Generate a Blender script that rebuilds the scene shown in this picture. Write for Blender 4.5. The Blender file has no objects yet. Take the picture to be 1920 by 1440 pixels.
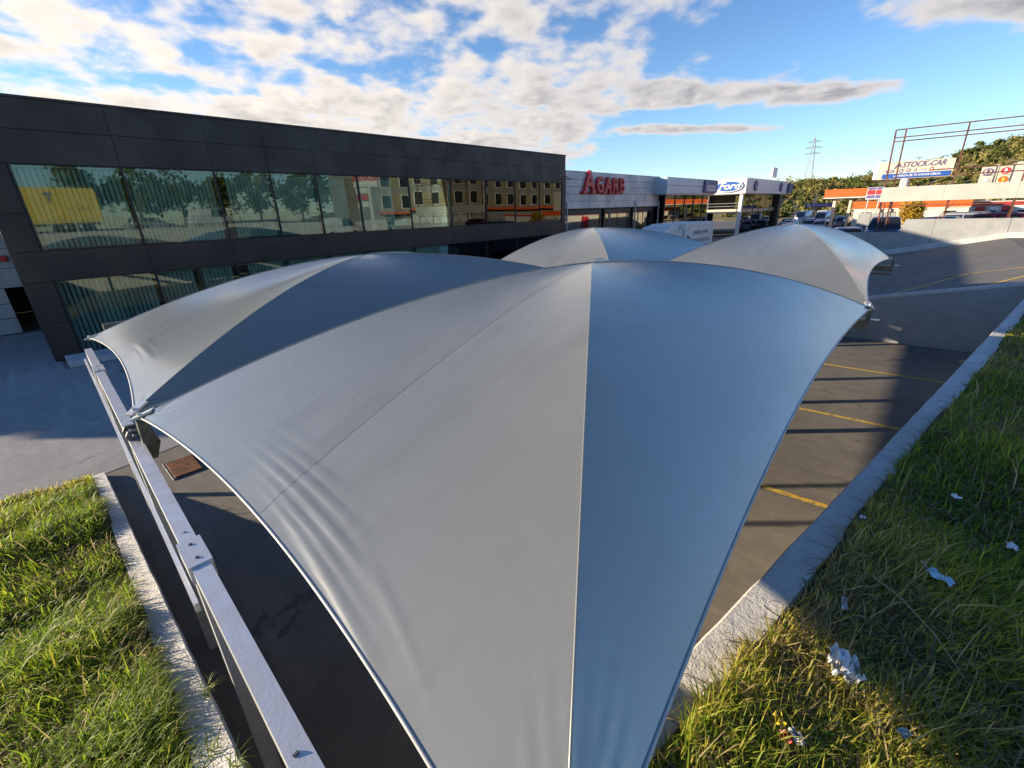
import bpy, math, random
import numpy as np
from mathutils import Matrix, Vector
random.seed(7); rng = np.random.default_rng(7)
S = bpy.context.scene
COL = S.collection
R = math.radians

# ------------------------------------------------------------------ camera
cam_d = bpy.data.cameras.new('camera'); cam = bpy.data.objects.new('camera', cam_d); COL.objects.link(cam)
cam_d.sensor_width = 36.0; cam_d.lens = 15.5625; cam_d.clip_start = 0.02; cam_d.clip_end = 6000
_rot = Matrix(((0.74016658, -0.2216149, 0.63485453), (0.6716629, 0.28856019, -0.68235032), (-0.03197475, 0.93146114, 0.36243312)))
cam.matrix_world = Matrix.Translation((0, 0, 4.0)) @ _rot.to_4x4()
S.camera = cam

# ------------------------------------------------------------------ view
S.render.engine = 'CYCLES'
S.view_settings.view_transform = 'Standard'; S.view_settings.look = 'None'
S.view_settings.exposure = 1.22; S.view_settings.gamma = 1.0; S.view_settings.use_curve_mapping = False
S.cycles.max_bounces = 8; S.cycles.transparent_max_bounces = 12; S.cycles.caustics_reflective = False; S.cycles.caustics_refractive = False
S.cycles.sample_clamp_indirect = 4.0
S.cycles.use_denoising = True

# ------------------------------------------------------------------ sun
SUN_AZ = R(41.0)          # the light travels along (cos, sin) of this angle
SUN_EL = R(11.9)
sdir = Vector((math.cos(SUN_AZ) * math.cos(SUN_EL), math.sin(SUN_AZ) * math.cos(SUN_EL), -math.sin(SUN_EL)))
sd = bpy.data.lights.new('sun', 'SUN'); sd.energy = 4.4; sd.angle = R(0.53); sd.color = (1.0, 0.82, 0.58)
so = bpy.data.objects.new('sun', sd); COL.objects.link(so); so.rotation_euler = sdir.to_track_quat('-Z', 'Y').to_euler(); so.location = (-40, -40, 30)

# ------------------------------------------------------------------ node helpers
class X:
    """a socket with arithmetic"""
    def __init__(s, nt, sock): s.nt, s.s = nt, sock
    def _m(s, op, *a):
        n = s.nt.nodes.new('ShaderNodeMath'); n.operation = op
        for i, v in enumerate((s,) + a):
            if isinstance(v, X): s.nt.links.new(v.s, n.inputs[i])
            else: n.inputs[i].default_value = v
        return X(s.nt, n.outputs[0])
    def __add__(s, o): return s._m('ADD', o)
    def __sub__(s, o): return s._m('SUBTRACT', o)
    def __mul__(s, o): return s._m('MULTIPLY', o)
    def __truediv__(s, o): return s._m('DIVIDE', o)
    def pw(s, o): return s._m('POWER', o)
    def mx(s, o): return s._m('MAXIMUM', o)
    def mn(s, o): return s._m('MINIMUM', o)
    def ab(s): return s._m('ABSOLUTE')
    def sm(s, a, b, lo=0.0, hi=1.0):
        n = s.nt.nodes.new('ShaderNodeMapRange'); n.interpolation_type = 'SMOOTHSTEP'
        s.nt.links.new(s.s, n.inputs[0])
        for i, v in enumerate((a, b, lo, hi)): n.inputs[i + 1].default_value = v
        return X(s.nt, n.outputs[0])
    def gauss(s, c, w): return ((((s - c) / w).pw(2.0)) * -1.0)._m('EXPONENT')

def node(nt, typ, ins=None, **kw):
    n = nt.nodes.new(typ)
    for k, v in kw.items(): setattr(n, k, v)
    for k, v in (ins or {}).items():
        if isinstance(v, X): nt.links.new(v.s, n.inputs[k])
        elif isinstance(v, bpy.types.NodeSocket): nt.links.new(v, n.inputs[k])
        else: n.inputs[k].default_value = v
    return n
def mixc(nt, fac, a, b, blend='MIX'):
    n = nt.nodes.new('ShaderNodeMix'); n.data_type = 'RGBA'; n.blend_type = blend; n.clamp_result = False
    for i, v in ((0, fac), (6, a), (7, b)):
        if isinstance(v, X): nt.links.new(v.s, n.inputs[i])
        elif isinstance(v, bpy.types.NodeSocket): nt.links.new(v, n.inputs[i])
        else: n.inputs[i].default_value = v if i == 0 else (tuple(v) + (1,))[:4]
    return n.outputs[2]

# ------------------------------------------------------------------ sky with clouds
W = bpy.data.worlds.new('World'); S.world = W; W.use_nodes = True
nt = W.node_tree; nt.nodes.clear()
sky = node(nt, 'ShaderNodeTexSky', sky_type='NISHITA', sun_disc=False)
sky.sun_elevation = SUN_EL
sky.sun_rotation = math.atan2(-sdir.x, -sdir.y)
sky.altitude = 0; sky.air_density = 1.0; sky.dust_density = 0.0; sky.ozone_density = 3.0
tc = node(nt, 'ShaderNodeTexCoord')
sp = node(nt, 'ShaderNodeSeparateXYZ', {0: tc.outputs['Generated']})
dx, dy, dz = (X(nt, sp.outputs[i]) for i in range(3))
ca, sa = math.cos(-0.74936), math.sin(-0.74936)
fx = dx * ca - dy * sa; fy = dx * sa + dy * ca            # right / forward along the car park's diagonal
k = (dz.mx(0.0) + 0.06)
u = fx / k; v = fy / k
def cnoise(uu, vv, scale, detail=7.0, rough=0.55, dist=0.0, w=0.0):
    c = node(nt, 'ShaderNodeCombineXYZ', {0: uu, 1: vv, 2: w})
    n = node(nt, 'ShaderNodeTexNoise', {'Vector': c.outputs[0], 'Scale': scale, 'Detail': detail, 'Roughness': rough, 'Distortion': dist})
    return X(nt, n.outputs[0])
us, vs = u * 1.0, v * 0.85
n_big = cnoise(us, vs, 0.85, 3.0)
dzs = dz * 1.9
n_flat = cnoise(us, vs, 3.6, 7.0, 0.50, 0.1)               # layer seen in perspective
n_puff = cnoise(fx, fy, 14.0, 6.0, 0.50, 0.15, w=dzs)      # puffs with some height of their own
n_mid = n_flat * 0.42 + n_puff * 0.58
n_sun = cnoise(us + 0.045, vs + 0.02, 3.6, 4.0, 0.50, 0.1) * 0.42 + cnoise(fx + (-0.016), fy, 14.0, 4.0, 0.50, 0.15, w=dzs + 0.014) * 0.58
edge = u.sm(0.55, 1.55)                                   # clouds thin out to the right
high = v.sm(0.7, 2.0)                                      # the clouds lie in a bank low ahead; overhead and behind is mostly clear
cover = (edge * -0.42) + 0.10 + (n_big - 0.5) * 0.45 + (high * 0.26 - 0.26)
bandL = v.sm(2.9, 3.9) * (v.sm(6.2, 8.5) * -1.0 + 1.0) * 0.13 * (edge * -1.0 + 1.0)
band1 = v.gauss(3.75, 0.36) * u.sm(0.8, 1.2) * (u.sm(2.4, 3.2) * -1.0 + 1.0) * 0.74
band2 = v.gauss(4.85, 0.26) * u.sm(0.9, 1.4) * (u.sm(2.3, 3.05) * -1.0 + 1.0) * 0.66
band3 = v.gauss(2.35, 0.36) * u.sm(1.3, 2.1) * 0.72
dens = (n_mid - 0.5) * 1.45 + 0.5 + cover + bandL + band1 + band2 + band3
alpha = dens.sm(0.44, 0.72) * dz.sm(0.02, 0.07)
thick = dens.sm(0.58, 0.86)
lit = (n_mid - n_sun) * 5.0 + 0.5
lit = lit.mx(0.0).mn(1.0)
sunward = (fx * -1.0).sm(-0.55, 0.95)                      # brighter towards the low sun at left
bright = mixc(nt, sunward, (2.3, 2.2, 2.2), (3.5, 3.15, 2.75))
dark = mixc(nt, sunward, (1.0, 1.04, 1.17), (1.75, 1.66, 1.6))
shade = (thick * (lit * -1.0 + 1.1)).mn(1.0) * 0.85
ccol = mixc(nt, shade, bright, dark)
blue = mixc(nt, dz.mx(0.0).sm(0.02, 0.70), (0.62, 0.67, 0.76), (0.31, 0.41, 0.55))
skb = mixc(nt, 1.0, sky.outputs[0], blue, 'MULTIPLY')
skc = mixc(nt, alpha, skb, ccol)
bg = node(nt, 'ShaderNodeBackground', {'Color': skc, 'Strength': 0.15})
node(nt, 'ShaderNodeOutputWorld', {'Surface': bg.outputs[0]})

# ------------------------------------------------------------------ materials
MT = {}
def mat(name, col, rough=0.6, metal=0.0, var=0.12, scale=4.0, bump=0.0, bscale=60.0, spec=0.5, coat=0.0, col2=None, detail=5.0, rvar=0.0, rnd=0.0, lo=.3, hi=.7):
    m = bpy.data.materials.new(name); m.use_nodes = True; t = m.node_tree
    b = t.nodes['Principled BSDF']
    tcn = node(t, 'ShaderNodeTexCoord')
    nz = node(t, 'ShaderNodeTexNoise', {'Vector': tcn.outputs['Object'], 'Scale': scale, 'Detail': detail, 'Roughness': 0.6})
    f = X(t, nz.outputs[0]).sm(lo, hi)
    c2 = col2 if col2 else tuple(c * (1 - var * 1.6) for c in col)
    c1 = col if col2 else tuple(min(1, c * (1 + var * .6)) for c in col)
    cm = mixc(t, f, c1, c2)
    if rnd:
        oi = X(t, node(t, 'ShaderNodeObjectInfo').outputs['Random']) * (2 * rnd) + (1 - rnd)
        cm = mixc(t, 1.0, cm, node(t, 'ShaderNodeCombineXYZ', {0: oi, 1: oi, 2: oi}).outputs[0], 'MULTIPLY')
    t.links.new(cm, b.inputs['Base Color'])
    b.inputs['Roughness'].default_value = rough; b.inputs['Metallic'].default_value = metal
    b.inputs['Specular IOR Level'].default_value = spec; b.inputs['Coat Weight'].default_value = coat
    if coat: b.inputs['Coat Roughness'].default_value = 0.06
    if rvar: t.links.new((f * rvar + (rough - rvar / 2)).s, b.inputs['Roughness'])
    if bump:
        n2 = node(t, 'ShaderNodeTexNoise', {'Vector': tcn.outputs['Object'], 'Scale': bscale, 'Detail': 4.0})
        bp = node(t, 'ShaderNodeBump', {'Strength': bump, 'Distance': 0.02, 'Height': n2.outputs[0]})
        t.links.new(bp.outputs[0], b.inputs['Normal'])
    MT[name] = m
    return m

def glass_mat(name, tint, ior=1.75, rough=0.0):
    m = bpy.data.materials.new(name); m.use_nodes = True; t = m.node_tree; t.nodes.clear()
    tcn = node(t, 'ShaderNodeTexCoord')
    nz = node(t, 'ShaderNodeTexNoise', {'Vector': tcn.outputs['Object'], 'Scale': 0.55, 'Detail': 1.0})
    bp = node(t, 'ShaderNodeBump', {'Strength': 0.035, 'Distance': 0.05, 'Height': nz.outputs[0]})
    tr = node(t, 'ShaderNodeBsdfTransparent', {'Color': tuple(tint) + (1,)})
    gl = node(t, 'ShaderNodeBsdfGlossy', {'Color': (0.92, 0.97, 0.95, 1), 'Roughness': rough, 'Normal': bp.outputs[0]})
    fr = node(t, 'ShaderNodeFresnel', {'IOR': ior})
    mx = node(t, 'ShaderNodeMixShader', {0: fr.outputs[0], 1: tr.outputs[0], 2: gl.outputs[0]})
    node(t, 'ShaderNodeOutputMaterial', {'Surface': mx.outputs[0]})
    MT[name] = m; return m

# ------------------------------------------------------------------ mesh helpers
class MB:
    def __init__(s): s.v = []; s.f = []
    def add(s, vs, fs):
        o = len(s.v); s.v += [tuple(map(float, p)) for p in vs]; s.f += [tuple(i + o for i in q) for q in fs]; return s
    def box(s, x0, x1, y0, y1, z0, z1):
        return s.add([(x0, y0, z0), (x1, y0, z0), (x1, y1, z0), (x0, y1, z0), (x0, y0, z1), (x1, y0, z1), (x1, y1, z1), (x0, y1, z1)],
                     [(0, 3, 2, 1), (4, 5, 6, 7), (0, 1, 5, 4), (1, 2, 6, 5), (2, 3, 7, 6), (3, 0, 4, 7)])
    def bbox(s, x0, x1, y0, y1, z0, z1, b=0.01):
        """box with chamfered edges"""
        xs, ys, zs = (x0, x1), (y0, y1), (z0, z1); V = []; idx = {}
        for i in (0, 1):
            for j in (0, 1):
                for l in (0, 1):
                    sx, sy, sz = (b if i == 0 else -b), (b if j == 0 else -b), (b if l == 0 else -b)
                    for a, p in enumerate(((xs[i], ys[j] + sy, zs[l] + sz), (xs[i] + sx, ys[j], zs[l] + sz), (xs[i] + sx, ys[j] + sy, zs[l]))):
                        idx[i, j, l, a] = len(V); V.append(p)
        F = []
        for i in (0, 1):
            q = [idx[i, 0, 0, 0], idx[i, 1, 0, 0], idx[i, 1, 1, 0], idx[i, 0, 1, 0]]; F.append(q if i else q[::-1])
            q = [idx[0, i, 0, 1], idx[1, i, 0, 1], idx[1, i, 1, 1], idx[0, i, 1, 1]]; F.append(q[::-1] if i else q)
            q = [idx[0, 0, i, 2], idx[1, 0, i, 2], idx[1, 1, i, 2], idx[0, 1, i, 2]]; F.append(q if i else q[::-1])
        for i in (0, 1):
            for j in (0, 1):
                F.append((idx[i, j, 0, 0], idx[i, j, 1, 0], idx[i, j, 1, 1], idx[i, j, 0, 1]))
                F.append((idx[i, 0, j, 0], idx[i, 1, j, 0], idx[i, 1, j, 2], idx[i, 0, j, 2]))
                F.append((idx[0, i, j, 1], idx[1, i, j, 1], idx[1, i, j, 2], idx[0, i, j, 2]))
                for l in (0, 1): F.append((idx[i, j, l, 0], idx[i, j, l, 1], idx[i, j, l, 2]))
        return s.add(V, F)
    def tube(s, pts, r, n=8, cap=True):
        P = [Vector(p) for p in pts]; rr = r if isinstance(r, (list, tuple)) else [r] * len(P)
        V = []; F = []
        ref = None
        for i, p in enumerate(P):
            d = (P[min(i + 1, len(P) - 1)] - P[max(i - 1, 0)]).normalized()
            if ref is None: ref = d.orthogonal().normalized()
            a = (ref - d * ref.dot(d)); a = a.normalized() if a.length > 1e-6 else d.orthogonal().normalized(); ref = a
            b = d.cross(a)
            for j in range(n):
                t = 2 * math.pi * j / n; V.append(p + (a * math.cos(t) + b * math.sin(t)) * rr[i])
        for i in range(len(P) - 1):
            for j in range(n): F.append((i * n + j, i * n + (j + 1) % n, (i + 1) * n + (j + 1) % n, (i + 1) * n + j))
        if cap: F.append(tuple(range(n))[::-1]); F.append(tuple((len(P) - 1) * n + j for j in range(n)))
        return s.add(V, F)
    def bar(s, a, b, w, h):
        """rectangular bar from a to b (w across, h up)"""
        a, b = Vector(a), Vector(b); d = (b - a).normalized(); up = Vector((0, 0, 1)) if abs(d.z) < .95 else Vector((0, 1, 0))
        sd = d.cross(up).normalized() * (w / 2); u2 = sd.cross(d).normalized() * (h / 2)
        V = [p + x + y for p in (a, b) for x, y in ((-sd, -u2), (sd, -u2), (sd, u2), (-sd, u2))]
        return s.add(V, [(0, 1, 2, 3), (7, 6, 5, 4), (0, 4, 5, 1), (1, 5, 6, 2), (2, 6, 7, 3), (3, 7, 4, 0)])
    def prism(s, poly, f0, f1):
        """poly of 2D points, f0/f1 map to the two end faces"""
        n = len(poly); V = [f0(*p) for p in poly] + [f1(*p) for p in poly]
        return s.add(V, [tuple(range(n))[::-1], tuple(range(n, 2 * n))] + [(i, (i + 1) % n, n + (i + 1) % n, n + i) for i in range(n)])
    def disc(s, c, ax, r1, r2, d, n=24):
        """elliptic disc in the plane across ax ('x' or 'y'), thickness d"""
        V = []
        for e in (0, 1):
            for j in range(n):
                t = 2 * math.pi * j / n; p, q = r1 * math.cos(t), r2 * math.sin(t)
                V.append((c[0] + e * d, c[1] + p, c[2] + q) if ax == 'x' else (c[0] + p, c[1] + e * d, c[2] + q))
        return s.add(V, [tuple(range(n)), tuple(range(n, 2 * n))] + [(j, (j + 1) % n, n + (j + 1) % n, n + j) for j in range(n)])
    def build(s, name, m, parent=None, smooth=False, world=True):
        me = bpy.data.meshes.new(name)
        off = Vector((0, 0, 0))
        if parent is not None and world:
            p = parent
            while p is not None: off += p.location; p = p.parent
        me.from_pydata([tuple(Vector(p) - off) for p in s.v], [], s.f); me.update()
        o = bpy.data.objects.new(name, me); COL.objects.link(o)
        if m is not None: me.materials.append(MT[m] if isinstance(m, str) else m)
        if parent is not None: o.parent = parent
        if smooth: me.polygons.foreach_set('use_smooth', [True] * len(me.polygons))
        return o
def npmesh(name, V, F, m, parent=None, smooth=False, col=None):
    """big mesh from numpy arrays; F (n,3) or (n,4)"""
    me = bpy.data.meshes.new(name); V = np.asarray(V, np.float32); F = np.asarray(F, np.int32)
    me.vertices.add(len(V)); me.vertices.foreach_set('co', V.ravel())
    w = F.shape[1]
    me.loops.add(F.size); me.loops.foreach_set('vertex_index', F.ravel())
    me.polygons.add(len(F)); me.polygons.foreach_set('loop_start', np.arange(0, F.size, w, dtype=np.int32))
    if smooth: me.polygons.foreach_set('use_smooth', np.ones(len(F), bool))
    me.update(calc_edges=True)
    if col is not None:
        a = me.color_attributes.new('tint', 'FLOAT_COLOR', 'POINT'); a.data.foreach_set('color', np.asarray(col, np.float32).ravel())
    o = bpy.data.objects.new(name, me); COL.objects.link(o); me.materials.append(MT[m]); o.parent = parent
    return o
def tag(o, label, cat=None, group=None, kind=None):
    o['label'] = label
    if cat: o['category'] = cat
    if group: o['group'] = group
    if kind: o['kind'] = kind
    return o
def thing(name, label, cat, loc=(0, 0, 0), group=None):
    o = bpy.data.objects.new(name, None); COL.objects.link(o); o.location = loc; o.empty_display_size = .2
    return tag(o, label, cat, group)
def struct(o): o['kind'] = 'structure'; return o
def stuff(o): o['kind'] = 'stuff'; return o
def copy_tree(o, parent=None):
    c = o.copy(); COL.objects.link(c); c.parent = parent
    for ch in list(o.children): copy_tree(ch, c)
    return c
def sheet(name, pts, m, parent=None):
    return MB().add(pts, [tuple(range(len(pts)))]).build(name, m, parent)
def text(name, body, size, m, parent, loc, face, extrude=0.01, offset=0.0, shear=0.0, align='CENTER', sx=1.0):
    cu = bpy.data.curves.new(name, 'FONT'); cu.body = body; cu.size = size; cu.extrude = extrude; cu.offset = offset; cu.shear = shear
    cu.align_x = align; cu.align_y = 'CENTER'; cu.resolution_u = 3
    tmp = bpy.data.objects.new(name, cu); COL.objects.link(tmp)
    bpy.context.view_layer.update()
    me = bpy.data.meshes.new_from_object(tmp.evaluated_get(bpy.context.evaluated_depsgraph_get()))
    bpy.data.objects.remove(tmp); me.name = name
    o = bpy.data.objects.new(name, me); COL.objects.link(o); me.materials.clear(); me.materials.append(MT[m])
    off = Vector((0, 0, 0)); p = parent
    while p is not None: off += p.location; p = p.parent
    o.parent = parent; o.location = Vector(loc) - off; o.scale = (sx, 1, 1)
    o.rotation_euler = {'+x': (R(90), 0, R(90)), '-y': (R(90), 0, 0), '-x': (R(90), 0, R(-90))}[face]
    return o

# ------------------------------------------------------------------ special materials
def asphalt(name, c1, c2, stain=0.5):
    m = bpy.data.materials.new(name); m.use_nodes = True; t = m.node_tree; b = t.nodes['Principled BSDF']
    tcn = node(t, 'ShaderNodeTexCoord'); ob = tcn.outputs['Object']
    big = X(t, node(t, 'ShaderNodeTexNoise', {'Vector': ob, 'Scale': 0.35, 'Detail': 6.0, 'Roughness': 0.65, 'Distortion': 0.6}).outputs[0])
    mid = X(t, node(t, 'ShaderNodeTexNoise', {'Vector': ob, 'Scale': 3.5, 'Detail': 6.0, 'Roughness': 0.7}).outputs[0])
    fine = X(t, node(t, 'ShaderNodeTexNoise', {'Vector': ob, 'Scale': 90.0, 'Detail': 3.0}).outputs[0])
    mp = node(t, 'ShaderNodeMapping', {'Vector': ob, 'Scale': (0.25, 3.0, 1.0), 'Rotation': (0, 0, 0.5)})
    streak = X(t, node(t, 'ShaderNodeTexNoise', {'Vector': mp.outputs[0], 'Scale': 1.2, 'Detail': 5.0, 'Roughness': 0.6}).outputs[0])
    f = big.sm(0.38, 0.68) * 0.45 + mid.sm(0.35, 0.7) * 0.25 + streak.sm(0.45, 0.7) * 0.3
    c = mixc(t, f, c1, c2)
    gr = (fine - 0.5) * 0.9 + 1.0
    cc = node(t, 'ShaderNodeCombineXYZ', {0: gr, 1: gr, 2: gr})
    c = mixc(t, 1.0, c, cc.outputs[0], 'MULTIPLY')
    vor = node(t, 'ShaderNodeTexVoronoi', {'Vector': ob, 'Scale': 0.28}, feature='DISTANCE_TO_EDGE')
    wob = X(t, vor.outputs[0]) + (mid - 0.5) * 0.12
    crack = wob.sm(0.0, 0.006, 1.0, 0.0) * big.sm(0.5, 0.62) * stain
    c = mixc(t, crack, c, tuple(x * 0.35 for x in c1))
    sp = X(t, node(t, 'ShaderNodeTexNoise', {'Vector': ob, 'Scale': 0.9, 'Detail': 2.0}).outputs[0]).sm(0.66, 0.74) * 0.45 * stain
    c = mixc(t, sp, c, tuple(x * 0.45 for x in c1))
    mpt = node(t, 'ShaderNodeMapping', {'Vector': ob, 'Scale': (0.12, 2.6, 1.0), 'Rotation': (0, 0, -0.12)})
    ty = X(t, node(t, 'ShaderNodeTexNoise', {'Vector': mpt.outputs[0], 'Scale': 1.0, 'Detail': 3.0}).outputs[0]).sm(0.60, 0.68) * mid.sm(0.35, 0.6) * 0.4
    c = mixc(t, ty, c, tuple(x * 0.5 for x in c1))
    t.links.new(c, b.inputs['Base Color']); b.inputs['Roughness'].default_value = 0.82
    bp = node(t, 'ShaderNodeBump', {'Strength': 0.5, 'Distance': 0.006, 'Height': fine.s})
    t.links.new(bp.outputs[0], b.inputs['Normal']); MT[name] = m
asphalt('asphalt', (0.15, 0.135, 0.115), (0.28, 0.252, 0.215))
asphalt('asphalt_road', (0.115, 0.112, 0.11), (0.18, 0.175, 0.165), 0.25)

def fabric(name, base):
    m = bpy.data.materials.new(name); m.use_nodes = True; t = m.node_tree; b = t.nodes['Principled BSDF']
    tcn = node(t, 'ShaderNodeTexCoord'); ob = tcn.outputs['Object']
    n1 = X(t, node(t, 'ShaderNodeTexNoise', {'Vector': ob, 'Scale': 0.9, 'Detail': 5.0, 'Roughness': 0.6}).outputs[0])
    n2 = X(t, node(t, 'ShaderNodeTexNoise', {'Vector': ob, 'Scale': 14.0, 'Detail': 6.0, 'Roughness': 0.7}).outputs[0])
    # scratches: long thin noise in two directions
    def scr(rot, sc):
        mp = node(t, 'ShaderNodeMapping', {'Vector': ob, 'Scale': sc, 'Rotation': rot})
        w = X(t, node(t, 'ShaderNodeTexNoise', {'Vector': mp.outputs[0], 'Scale': 1.0, 'Detail': 2.0, 'Distortion': 0.4}).outputs[0])
        return w.sm(0.735, 0.76)
    s = scr((0, 0, 0.6), (90.0, 3.0, 3.0)).mx(scr((0, 0, -0.5), (3.0, 70.0, 3.0))).mx(scr((0, 0, 1.2), (60.0, 2.5, 2.0)))
    s = s * n1.sm(0.48, 0.62)
    f = n1.sm(0.3, 0.7) * 0.8 + n2.sm(0.4, 0.75) * 0.2
    c = mixc(t, f, base, tuple(x * 0.90 for x in base))
    c = mixc(t, s * 0.03, c, (0.6, 0.59, 0.55))
    mp = node(t, 'ShaderNodeMapping', {'Vector': ob, 'Scale': (55.0, 9.0, 9.0), 'Rotation': (0, 0, 0.9)})
    fib = X(t, node(t, 'ShaderNodeTexNoise', {'Vector': mp.outputs[0], 'Scale': 1.0, 'Detail': 5.0, 'Roughness': 0.7}).outputs[0])
    blot = X(t, node(t, 'ShaderNodeTexNoise', {'Vector': ob, 'Scale': 0.75, 'Detail': 4.0, 'Roughness': 0.65, 'Distortion': 0.5}).outputs[0])
    scuff = fib.sm(0.42, 0.70) * blot.sm(0.50, 0.66)
    c = mixc(t, scuff * 0.07, c, (0.62, 0.59, 0.52))
    mp2 = node(t, 'ShaderNodeMapping', {'Vector': ob, 'Scale': (2.2, 0.6, 0.6), 'Rotation': (0, 0, 0.5)})
    dirt = X(t, node(t, 'ShaderNodeTexNoise', {'Vector': mp2.outputs[0], 'Scale': 1.6, 'Detail': 4.0, 'Roughness': 0.55}).outputs[0]).sm(0.48, 0.75)
    c = mixc(t, dirt * 0.20, c, (0.17, 0.155, 0.12))
    t.links.new(c, b.inputs['Base Color'])
    b.inputs['Metallic'].default_value = 0.5; b.inputs['Coat Roughness'].default_value = 0.16; b.inputs['Coat IOR'].default_value = 1.5
    t.links.new((n2.sm(0.35, 0.75) * 0.015 + n1.sm(0.35, 0.7) * 0.06 + 0.26 + scuff * 0.0).s, b.inputs['Roughness'])
    b.inputs['Coat Weight'].default_value = 0.55
    weave = node(t, 'ShaderNodeTexNoise', {'Vector': ob, 'Scale': 1.6, 'Detail': 2.0})
    bp = node(t, 'ShaderNodeBump', {'Strength': 0.06, 'Distance': 0.02, 'Height': weave.outputs[0]})
    t.links.new(bp.outputs[0], b.inputs['Normal']); MT[name] = m
fabric('canopy_fabric', (0.345, 0.352, 0.318))
mat('hem', (0.50, 0.50, 0.48), 0.4, var=0.1, scale=9)
mat('galv', (0.72, 0.73, 0.75), 0.40, 0.6, var=0.12, scale=6, bump=0.05, rvar=0.12)
mat('galv_dark', (0.12, 0.13, 0.13), 0.45, 0.6, var=0.2, scale=12, bump=0.1)
mat('bracket', (0.16, 0.17, 0.17), 0.35, 0.8, var=0.25, scale=20)

def concrete(name, c, c2, bump=0.6):
    m = bpy.data.materials.new(name); m.use_nodes = True; t = m.node_tree; b = t.nodes['Principled BSDF']
    ob = node(t, 'ShaderNodeTexCoord').outputs['Object']
    a = X(t, node(t, 'ShaderNodeTexNoise', {'Vector': ob, 'Scale': 1.7, 'Detail': 8.0, 'Roughness': 0.7}).outputs[0])
    d = X(t, node(t, 'ShaderNodeTexNoise', {'Vector': ob, 'Scale': 22.0, 'Detail': 6.0, 'Roughness': 0.7}).outputs[0])
    p = node(t, 'ShaderNodeTexVoronoi', {'Vector': ob, 'Scale': 45.0})
    pits = X(t, p.outputs[0]).sm(0.05, 0.3)
    c_ = mixc(t, a.sm(0.35, 0.65) * 0.7 + d.sm(0.4, 0.7) * 0.3, c, c2)
    t.links.new(c_, b.inputs['Base Color']); b.inputs['Roughness'].default_value = 0.9
    h = d * 0.7 + pits * 0.3 + a * 0.6
    bp = node(t, 'ShaderNodeBump', {'Strength': bump, 'Distance': 0.02, 'Height': h.s})
    t.links.new(bp.outputs[0], b.inputs['Normal']); MT[name] = m
concrete('kerb_concrete', (0.76, 0.74, 0.70), (0.56, 0.55, 0.52), 0.9)
concrete('wall_paint', (0.36, 0.37, 0.375), (0.27, 0.28, 0.285), 0.15)
concrete('wall_coping', (0.58, 0.58, 0.58), (0.42, 0.42, 0.42), 0.3)
mat('yellow_plain', (0.72, 0.46, 0.06), 0.6, var=0.15, scale=9)
mat('yellow_paint', (0.70, 0.45, 0.06), 0.75, scale=14, detail=9, bump=0.3, col2=(0.16, 0.14, 0.10), lo=.50, hi=.64)
mat('soil', (0.13, 0.10, 0.05), 0.95, var=0.3, scale=12, bump=0.6, col2=(0.07, 0.08, 0.02))

# ------------------------------------------------------------------ ground, car park, ramp
ground = struct(sheet('ground', [(-1500, -600, -0.02), (1500, -600, -0.02), (1500, 2800, -0.02), (-1500, 2800, -0.02)], 'asphalt_road'))
lot = struct(sheet('parking_lot', [(-26, -30, 0), (2.3, -30, 0), (2.3, 17.1, 0), (-6.5, 17.1, 0), (-6.5, 34.0, 0), (-26, 34.0, 0)], 'asphalt'))
for i, (xa, ya, xb, yb) in enumerate(((-6.0, 6.55, 0.1, 6.72), (-6.0, 9.95, 0.7, 10.24), (-6.0, 13.45, 1.2, 13.74), (-6.0, 3.2, -0.4, 3.28))):
    d = 0.05
    sheet('painted_line', [(xa, ya - d, .004), (xb, yb - d, .004), (xb, yb + d, .004), (xa, ya + d, .004)], 'yellow_paint', lot)
sheet('painted_line', [(-9.6, 1.35, .004), (-5.4, 1.55, .004), (-5.4, 1.65, .004), (-9.6, 1.45, .004)], 'yellow_paint', lot)
asphalt('street_surface', (0.27, 0.27, 0.265), (0.42, 0.41, 0.39), 0.8)
struct(sheet('street', [(-26.8, -30, .006), (-9.9, -30, .006), (-9.7, -.1, .006), (-9.9, 1.0, .006), (-11.0, 5.0, .006), (-18.5, 5.0, .006), (-18.5, 0.2, .006), (-26.8, .2, .006)], 'street_surface'))
def zr(x): return max(0.0, min(2.0, 1.418 + 0.2167 * x))
ramp = MB()
xs = [-6.54, -4.5, -2.5, -.5, 1.0, 2.68, 12.0]
for a, b in zip(xs[:-1], xs[1:]):
    ramp.add([(a, 17.1, zr(a) + .004), (b, 17.1, zr(b) + .004), (b, 34, zr(b) + .004), (a, 34, zr(a) + .004)], [(0, 1, 2, 3)])
ramp = struct(ramp.build('ramp_road', 'asphalt_road'))
def rline(x0, y0, x1, y1, w=0.09):
    d = Vector((x1 - x0, y1 - y0, 0)).normalized(); n = Vector((-d.y, d.x, 0)) * (w / 2); V = []
    ks = [0, .25, .5, .75, 1]
    for q in ks:
        x, y = x0 + (x1 - x0) * q, y0 + (y1 - y0) * q
        V += [(x - n.x, y - n.y, zr(x - n.x) + .009), (x + n.x, y + n.y, zr(x + n.x) + .009)]
    MB().add(V, [(2 * i, 2 * i + 2, 2 * i + 3, 2 * i + 1) for i in range(4)]).build('painted_line', 'yellow_paint', ramp)
rline(-3.5, 20.7, 2.5, 20.9); rline(-.85, 17.3, 1.0, 20.7); rline(1.15, 17.5, 2.55, 19.6)
upper = struct(MB().add([(-7, 34.2, 1.3), (60, 34.2, 1.3), (60, 75, 1.3), (-7, 75, 1.3), (-12, 34.2, 0), (-12, 75, 0), (60, 90, 0), (-12, 90, 0)],
                        [(0, 1, 2, 3), (4, 0, 3, 5), (3, 2, 6, 7), (5, 3, 7)]).build('upper_lot', 'asphalt_road'))

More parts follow.
